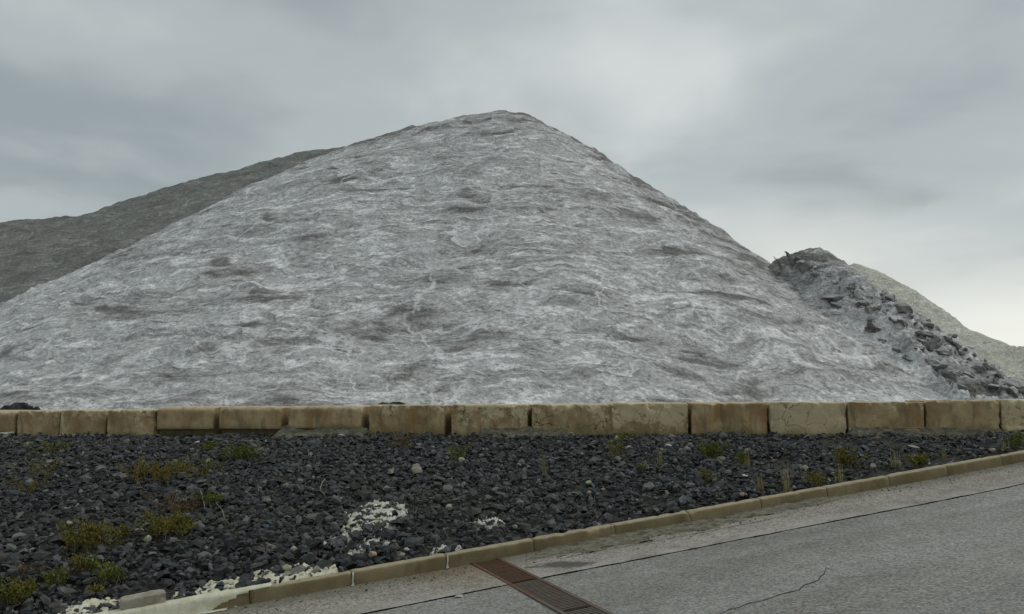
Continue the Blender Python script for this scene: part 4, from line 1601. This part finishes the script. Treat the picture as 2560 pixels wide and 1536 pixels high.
# pale stones that stand out from the dark rubble
PALE = [  # px, py, width px, material, flatness, label
    (1043, 1185, 27, 'pale_rock', .8, 'biggest beige stone alone on the dark rubble, below the peak'),
    (1672, 1121, 17, 'white_rock', .5, 'flat white stone near the top of the bank right of centre'),
    (1716, 1131, 21, 'grey_rock', .7, 'light grey stone right beside the flat white one'),
    (1122, 1276, 16, 'pale_rock', 1.0, 'upright whitish stone right of the large white crust web'),
    (772, 1176, 16, 'grey_rock', .9, 'paler grey stone left of the biggest beige one'),
    (1118, 1232, 24, 'grey_rock', 1.0, 'large smooth grey stone above the upright whitish stone'),
    (966, 1228, 20, 'grey_rock', .6, 'grey-green stone above the large white crust web'),
    (519, 1159, 14, 'yellow_rock', .6, 'pale yellow stone among weeds high on the bank'),
    (173, 1316, 13, 'white_rock', .8, 'round white pebble above the big rusty weed'),
    (249, 1182, 25, 'grey_rock', .5, 'long light grey stone left of the widest orange weed'),
    (368, 1357, 19, 'yellow_rock', .9, 'yellowish stone below the bushy olive weed'),
    (348, 1335, 24, 'pale_rock', .5, 'beige flat stone just above the yellowish one'),
    (1154, 1157, 22, 'yellow_rock', .6, 'yellow-grey stone near the small dark green sprig'),
    (1541, 1101, 13, 'yellow_rock', .9, 'small yellowish stone below the mottled block'),
    (1452, 1140, 14, 'pale_rock', .6, 'small pale stone on the bank under the cracked block'),
    (1472, 1214, 15, 'yellow_rock', .7, 'mossy yellowish stone in the middle of the bank'),
    (1473, 1239, 12, 'pink_rock', .8, 'small pinkish stone in the middle of the bank'),
    (1508, 1231, 9, 'pink_rock', .8, 'tiny pink stone right of the other pinkish one'),
    (1856, 1244, 12, 'pink_rock', .8, 'pink stone sitting at the back of the kerb'),
    (1862, 1197, 16, 'white_rock', .4, 'flat whitish stone near the grassy kerb edge'),
    (1938, 1079, 24, 'pale_rock', .4, 'pale slab at the foot of the flaking yellow block'),
    (2147, 1085, 18, 'pale_rock', .5, 'small pale slab below the block with low ledge'),
    (2230, 1083, 30, 'pale_rock', .3, 'long beige slab below the block with low ledge'),
    (2272, 1075, 22, 'pale_rock', .6, 'brownish lump at the wall foot beside the dry brown weed'),
    (2307, 1079, 34, 'white_rock', .3, 'longest whitish slab at the wall foot beside brown weed'),
    (2436, 1077, 34, 'pale_rock', .4, 'pale slab at the foot of the mossy block'),
    (2284, 1124, 26, 'pale_rock', .25, 'thin beige shard lying on the narrow end of the bank'),
    (2480, 1132, 17, 'pale_rock', .5, 'beige stone resting on the kerb back near right edge'),
    (735, 1382, 16, 'pale_rock', .8, 'small yellowish lump between large crust web and kerb'),
    (1017, 1382, 14, 'white_rock', .5, 'flat whitish stone near the kerb under the crust web'),
    (932, 1396, 20, 'pink_rock', .8, 'orange-edged stone just above the kerb'),
    (718, 1430, 26, 'yellow_rock', .6, 'pale yellow-green stone behind the long yellow crust bank'),
    (225, 1078, 44, 'white_rock', .25, 'broken white slab at the foot of the stepped block'),
    (15, 1090, 36, 'white_rock', .3, 'white slab fragments by the left end of the wall'),
    (853, 1094, 16, 'white_rock', .4, 'thin white chip at the top of the bank'),
    (492, 1112, 14, 'white_rock', .5, 'white chip beside the small green weed'),
]
prk = np.random.default_rng(44)
for (px, py, wd, mt, fl, lab) in PALE:
    q = on_bank(px, py + wd * 0.3 * fl)
    s_ = wd / FOC * q[1] * 1.12
    V, F = boulder(prk, 2, 0.22, 1.0)
    V = V * np.array([1.0, 0.8, fl])
    o = link('loose_stone', np_mesh('loose_stone', V, F, False), M[mt])
    o.location = (q[0], q[1], float(bank(q[0], q[1])) + s_ * fl * 0.32 + 0.035)
    o.scale = (s_, s_, s_)
    o.rotation_euler = (prk.uniform(-.25, .3), prk.uniform(-.3, .3), prk.uniform(-.6, .6))
    tag(o, lab, 'stone', 'pale loose stones')

# crumbs of white on the road
for (px, py, wd, lab) in ((1474, 1354, 13, 'small white lump in the gutter right of the drain'), (1662, 1317, 26, 'larger whitish lump lying against the kerb foot'),
                          (1148, 1494, 24, 'flat white smear of crust on the road left of the drain'), (1755, 1309, 10, 'tiny white scrap in the gutter uphill of the lumps')):
    q = on_road(px, py)
    s_ = wd / FOC * q[1]
    V, F = boulder(prk, 2, 0.4, 0.5 if wd < 24 else 0.25)
    o = link('white_lump', np_mesh('white_lump', V, F, False), M['white_rock'])
    o.location = (q[0], q[1], q[2] + s_ * 0.13)
    o.scale = (s_,) * 3
    o.rotation_euler = (0, -0.1, prk.uniform(0, 3))
    tag(o, lab, 'lump', 'white lumps on the road')

q = on_bank(668, 1328)
V, F = boulder(prk, 1, 0.3, 0.6)
o = link('plastic_scrap', np_mesh('plastic_scrap', V * 0.03, F, False), M['blue'])
o.location = (q[0], q[1], q[2] + 0.05)
tag(o, 'tiny bright blue scrap of plastic on the dark stones', 'litter')

# dark rocks peeking over the wall from the yard
for (px, py, wd, ht, lab) in ((58, 1010, 44, 30, 'largest dark rock peeking over the left end of the wall'), (22, 1017, 40, 18, 'flat dark rock left of the largest one behind the wall'),
                              (88, 1020, 24, 10, 'small dark rock right of the largest one behind the wall'), (982, 1008, 60, 12, 'dark flat rock just showing over the rust-run block')):
    r = pix_ray(px, py)
    q = r * (20.3 / r[1])
    s_ = wd / FOC * 20.3
    V, F = boulder(prk, 3, 0.5, 1.0)
    zt = EYE + q[2]
    hh = zt - YARD + 0.15
    V[:, 2] = (V[:, 2] + 0.5)
    V[:, 2] = np.minimum(V[:, 2] / V[:, 2].max(), 0.9 + 0.1 * V[:, 0] / s_ * 0)
    V[:, 2] = np.where(V[:, 2] > 0.6, 0.6 + (V[:, 2] - 0.6) * 0.8, V[:, 2]) / 0.84
    V = V * np.array([s_ * 1.7, s_ * 1.3, hh])
    o = link('dark_rock', np_mesh('dark_rock', V, F, False), M['dark_rock'])
    o.location = (q[0], 20.3, YARD - 0.12)
    tag(o, lab, 'rock', 'dark rocks behind the wall')


# torn sheet edge and twig sticking out of the ridge
def spike(px, py, D, pts, wid, lab, name):
    q = at_depth(px, py, D)
    V, F = [], []
    for i, (x, z, w_) in enumerate(pts):
        for a in range(5):
            t = a / 5 * 6.283
            V.append((x + math.cos(t) * w_ * wid, math.sin(t) * w_ * wid, z))
        if i:
            for a in range(5):
                b_ = (a + 1) % 5
                F.append(((i - 1) * 5 + a, (i - 1) * 5 + b_, i * 5 + b_, i * 5 + a))
    F.append(tuple(range(5)))
    F.append(tuple(reversed(range((len(pts) - 1) * 5, len(pts) * 5))))
    o = link(name, py_mesh(name, V, F), M['slab'])
    o.location = tuple(q)
    tag(o, lab, 'crust shard', 'dark shards on the ridge')


spike(1940, 650, 39.6, ((0.25, -0.5, 1.4), (0.1, -0.05, 1.0), (-0.06, 0.08, .5), (-0.10, 0.17, .1)), 0.05, 'thin dark shard standing in the notch between heap and ridge', 'crust_shard')
spike(1968, 636, 39.4, ((0.3, -0.5, 2.0), (0.1, -0.1, 1.6), (0.0, 0.06, 1.0), (-0.08, 0.12, .8), (0.0, 0.13, .2)), 0.07, 'hooked dark shard at the very end of the broken ridge', 'crust_shard')


# ================================================================== weeds
def weed(px, py, wpx, hpx, col, lab, seed, upright=0.5, leafy=1.0, kind='weed', at=None):
    rng = np.random.default_rng(seed)
    q = on_bank(px, py) if at is None else np.array(at)
    Wm, Hm = 1.3 * wpx / FOC * q[1], 1.1 * hpx / FOC * q[1]
    if px > 1300:
        Wm, Hm = Wm * 0.85, Hm * 0.8
    root = empty('weed', (q[0], q[1], float(bank(q[0], q[1])) - 0.01 if at is None else q[2]))
    nst = int(9 + 12 * leafy)
    SV, SF, LV, LF, LT = [], [], [], [], []
    for s_ in range(nst):
        az = rng.uniform(0, 6.283)
        bx, by = rng.normal(0, Wm * 0.17), rng.normal(0, Wm * 0.14)
        reach = Wm * 0.5 * rng.uniform(0.3, 1.0)
        top = Hm * rng.uniform(0.55, 1.1)
        pts = []
        for k in range(6):
            t = k / 5
            pts.append(np.array([bx + math.cos(az) * reach * t ** (1.1 + upright), by + math.sin(az) * reach * 0.8 * t ** (1.1 + upright), top * t ** 0.75]) + rng.normal(0, 0.006, 3))
        for k in range(6):
            r_ = 0.0045 * (1 - k / 6.5)
            for a in range(3):
                tt = a * 2.094
                SV.append(pts[k] + np.array([math.cos(tt) * r_, math.sin(tt) * r_, 0]))
            if k:
                b0 = len(SV) - 6
                for a in range(3):
                    n_ = (a + 1) % 3
                    SF.append((b0 + a, b0 + n_, b0 + 3 + n_, b0 + 3 + a))
        base_t = rng.uniform(0, 1)
        nl = int(46 * leafy)
        for l in range(nl):
            t = rng.uniform(0.12, 1.0)
            k = min(4, int(t * 5))
            c = pts[k] + (pts[k + 1] - pts[k]) * (t * 5 - k) + rng.normal(0, 0.018, 3) * np.array([1, 1, .6])
            d = rng.normal(size=3)
            d[2] = abs(d[2]) + 0.5
            d /= np.linalg.norm(d)
            s2 = np.cross(d, rng.normal(size=3))
            s2 /= np.linalg.norm(s2) + 1e-6
            ln, wd_ = rng.uniform(0.018, 0.042), rng.uniform(0.006, 0.012)
            nrm = np.cross(d, s2) * 0.002
            b0 = len(LV)
            LV += [c, c + d * ln * .5 + s2 * wd_ + nrm, c + d * ln, c + d * ln * .5 - s2 * wd_ + nrm]
            LF.append((b0, b0 + 1, b0 + 2, b0 + 3))
            LT += [np.clip(base_t * 0.6 + rng.uniform(0, 0.4), 0, 1)] * 4
    link('stems', py_mesh('stems', SV, SF), M['dry_stem'], root)
    me = py_mesh('foliage', LV, LF)
    point_attr(me, 'tint', LT)
    link('foliage', me, LEAF[col], root)
    tag(root, lab, 'weed', 'weeds on the stony bank')
    return root


def tuft(px, py, wpx, hpx, col, lab, seed, n=34):
    rng = np.random.default_rng(seed)
    q = on_bank(px, py)
    Wm, Hm = wpx / FOC * q[1], hpx / FOC * q[1]
    V, F, T = [], [], []
    for s_ in range(n):
        az = rng.uniform(0, 6.283)
        b0 = np.array([rng.normal(0, Wm * 0.14), rng.normal(0, Wm * 0.14), 0])
        reach = Wm * 0.5 * rng.uniform(0.1, 1.0)
        top = Hm * rng.uniform(0.4, 1.1)
        d = np.array([math.cos(az), math.sin(az), 0])
        sd_ = np.array([-d[1], d[0], 0])
        i0 = len(V)
        tt = rng.uniform(0, 1)
        for k in range(5):
            t = k / 4
            c = b0 + d * reach * t ** 1.8 + np.array([0, 0, top * t ** 0.85])
            w_ = 0.0036 * (1 - t * 0.85)
            V += [c - sd_ * w_, c + sd_ * w_]
            T += [tt, tt]
            if k:
                F.append((i0 + 2 * k - 2, i0 + 2 * k - 1, i0 + 2 * k + 1, i0 + 2 * k))
    me = py_mesh('grass_tuft', V, F)
    point_attr(me, 'tint', T)
    o = link('grass_tuft', me, LEAF[col])
    o.location = (q[0], q[1], float(bank(q[0], q[1])))
    tag(o, lab, 'grass tuft', 'grass tufts on the stony bank')


WEEDS = [
    (128, 1136, 66, 30, 'green', 'low green weed high on the bank near the left edge', .2, .6),
    (388, 1206, 140, 54, 'orange', 'widest orange-brown weed spreading across the upper bank', .3, 1.6),
    (508, 1196, 70, 40, 'olive', 'thin olive weed right of the widest orange one', .5, .7),
    (108, 1196, 76, 50, 'olive', 'sparse olive weed below the low green one near the left edge', .6, .45),
    (74, 1232, 60, 30, 'orange', 'faint rusty sprawl of weed near the left edge', .2, .4),
    (214, 1378, 124, 66, 'orange', 'bushy rusty weed with one tall shoot, left part of bank', .5, 1.7),
    (420, 1338, 110, 50, 'olive', 'bushy olive green weed right of the rusty bushy one', .3, 1.5),
    (450, 1290, 100, 50, 'brown', 'brownish dry weed just above the bushy olive one', .5, .7),
    (518, 1262, 66, 30, 'green', 'thin green weed between the orange one and the crust', .4, .7),
    (604, 1150, 88, 34, 'green', 'bright green weed below the round-topped blocks', .2, 1.2),
    (524, 1127, 44, 22, 'green', 'small green weed left of the bright green one', .3, .6),
    (196, 1430, 42, 34, 'olive', 'small olive weed under the bushy rusty one', .5, .5),
    (228, 1430, 30, 40, 'green', 'small upright green sprig under the bushy rusty weed', .8, .4),
    (140, 1470, 44, 44, 'green', 'green sprig near the bottom left with bare base', .6, .5),
    (40, 1510, 76, 50, 'olive', 'yellow-olive weed in the bottom left corner', .3, 1.2),
    (294, 1452, 64, 40, 'green', 'bluish green weed near the bottom left', .4, .6),
    (236, 1490, 34, 22, 'olive', 'tiny olive weed above the bottom edge', .3, .4),
    (70, 1440, 30, 26, 'brown', 'tiny reddish weed near the left edge', .5, .35),
    (305, 1345, 36, 30, 'olive', 'tiny olive weed between the two bushiest ones', .5, .35),
    (1004, 1122, 60, 40, 'brown', 'dry brownish weed at the top of the bank under rust-run block', .8, .55),
    (1142, 1152, 50, 36, 'green', 'small dark green sprig in the middle of the upper bank', .5, .4),
    (1540, 1150, 50, 66, 'olive', 'tall thin olive weed below the mottled block', .9, .6),
    (1565, 1102, 40, 22, 'green', 'small green weed at the foot of the mottled block', .4, .6),
    (1778, 1146, 62, 44, 'green', 'round bright green weed on the bank right of centre', .4, 1.3),
    (1858, 1164, 36, 40, 'green', 'upright green sprig right of the round bright green weed', .8, .5),
    (1604, 1180, 24, 26, 'green', 'tiny green seedling left of the round bright green weed', .6, .3),
    (1760, 1205, 36, 34, 'olive', 'faint olive weed below the round bright green one', .7, .35),
    (1694, 1086, 64, 30, 'olive', 'mossy low weed against the foot of the mottled block', .3, .7),
    (2118, 1170, 66, 54, 'olive', 'olive weed on the soil patch towards the narrow end', .8, 1.0),
    (2296, 1166, 50, 36, 'olive', 'yellow-green weed close above the kerb at the narrow end', .6, .8),
    (2158, 1074, 36, 24, 'brown', 'dead brown weed against the orange-brown block', .6, .5),
    (2344, 1074, 66, 50, 'brown', 'tall rusty dry weed against the mossy block', .8, .9),
    (2540, 1120, 60, 40, 'green', 'green weed at the right edge above the kerb', .6, .7),
    (2040, 1216, 46, 40, 'olive', 'low olive weed along the kerb between grass tufts', .6, .5),
]
for i, (px, py, wpx, hpx, col, lab, up, lf) in enumerate(WEEDS):
    weed(px, py, wpx, hpx, col, lab, 100 + i, up, lf)
TUFTS = [
    (1966, 1212, 40, 52, 'straw', 'straw grass tuft behind the kerb, tallest of the left pair'),
    (1968, 1232, 30, 34, 'straw', 'short straw grass tuft right at the kerb back'),
    (2098, 1206, 34, 44, 'straw', 'straw grass tuft left of the olive weed near kerb'),
    (2236, 1168, 44, 42, 'straw', 'straw grass tuft left of the yellow-green kerb weed'),
    (1362, 1188, 18, 54, 'straw', 'upright dry straw tuft alone on the middle bank'),
    (1650, 1165, 22, 44, 'straw', 'thin dry tuft between seedling and round green weed'),
    (1868, 1178, 20, 44, 'straw', 'dry stalks under the upright green sprig'),
    (2510, 1128, 36, 36, 'straw', 'straw grass tuft near the right edge'),
    (2360, 1146, 26, 28, 'straw', 'small straw tuft right of the yellow-green kerb weed'),
    (1900, 1226, 30, 40, 'straw', 'pale tuft behind the kerb left of the tallest pair'),
    (1800, 1250, 26, 22, 'straw', 'low straw tuft at the kerb beside the pink stone'),
]
for i, (px, py, wpx, hpx, col, lab) in enumerate(TUFTS):
    tuft(px, py, wpx, hpx, col, lab, 300 + i)


# dry twigs among the stones
def twig(pix, lab, seed):
    rng = np.random.default_rng(seed)
    P_ = [on_bank(*p) + np.array([0, 0, 0.06 + 0.02 * rng.uniform()]) for p in pix]
    V, F = [], []
    for i, p in enumerate(P_):
        r_ = 0.005 * (1 - 0.6 * i / len(P_))
        for a in range(4):
            t = a * math.pi / 2
            V.append(p + np.array([math.cos(t) * r_, 0, math.sin(t) * r_]))
        if i:
            for a in range(4):
                b_ = (a + 1) % 4
                F.append(((i - 1) * 4 + a, (i - 1) * 4 + b_, i * 4 + b_, i * 4 + a))
    o = link('twig', py_mesh('twig', V, F), M['pale_rock'])
    tag(o, lab, 'twig', 'dry twigs on the bank')


twig(((812, 1210), (804, 1222), (800, 1234), (806, 1246), (812, 1252)), 'curved dry twig on the dark stones left of centre', 1)
twig(((540, 1270), (556, 1290), (560, 1312), (575, 1325)), 'dry twig below the thin green weed', 2)
twig(((1395, 1158), (1378, 1154), (1362, 1152)), 'short dry twig near the upright straw tuft', 3)
twig(((500, 1240), (508, 1262), (512, 1290)), 'dry upright twig left of the thin green weed', 4)
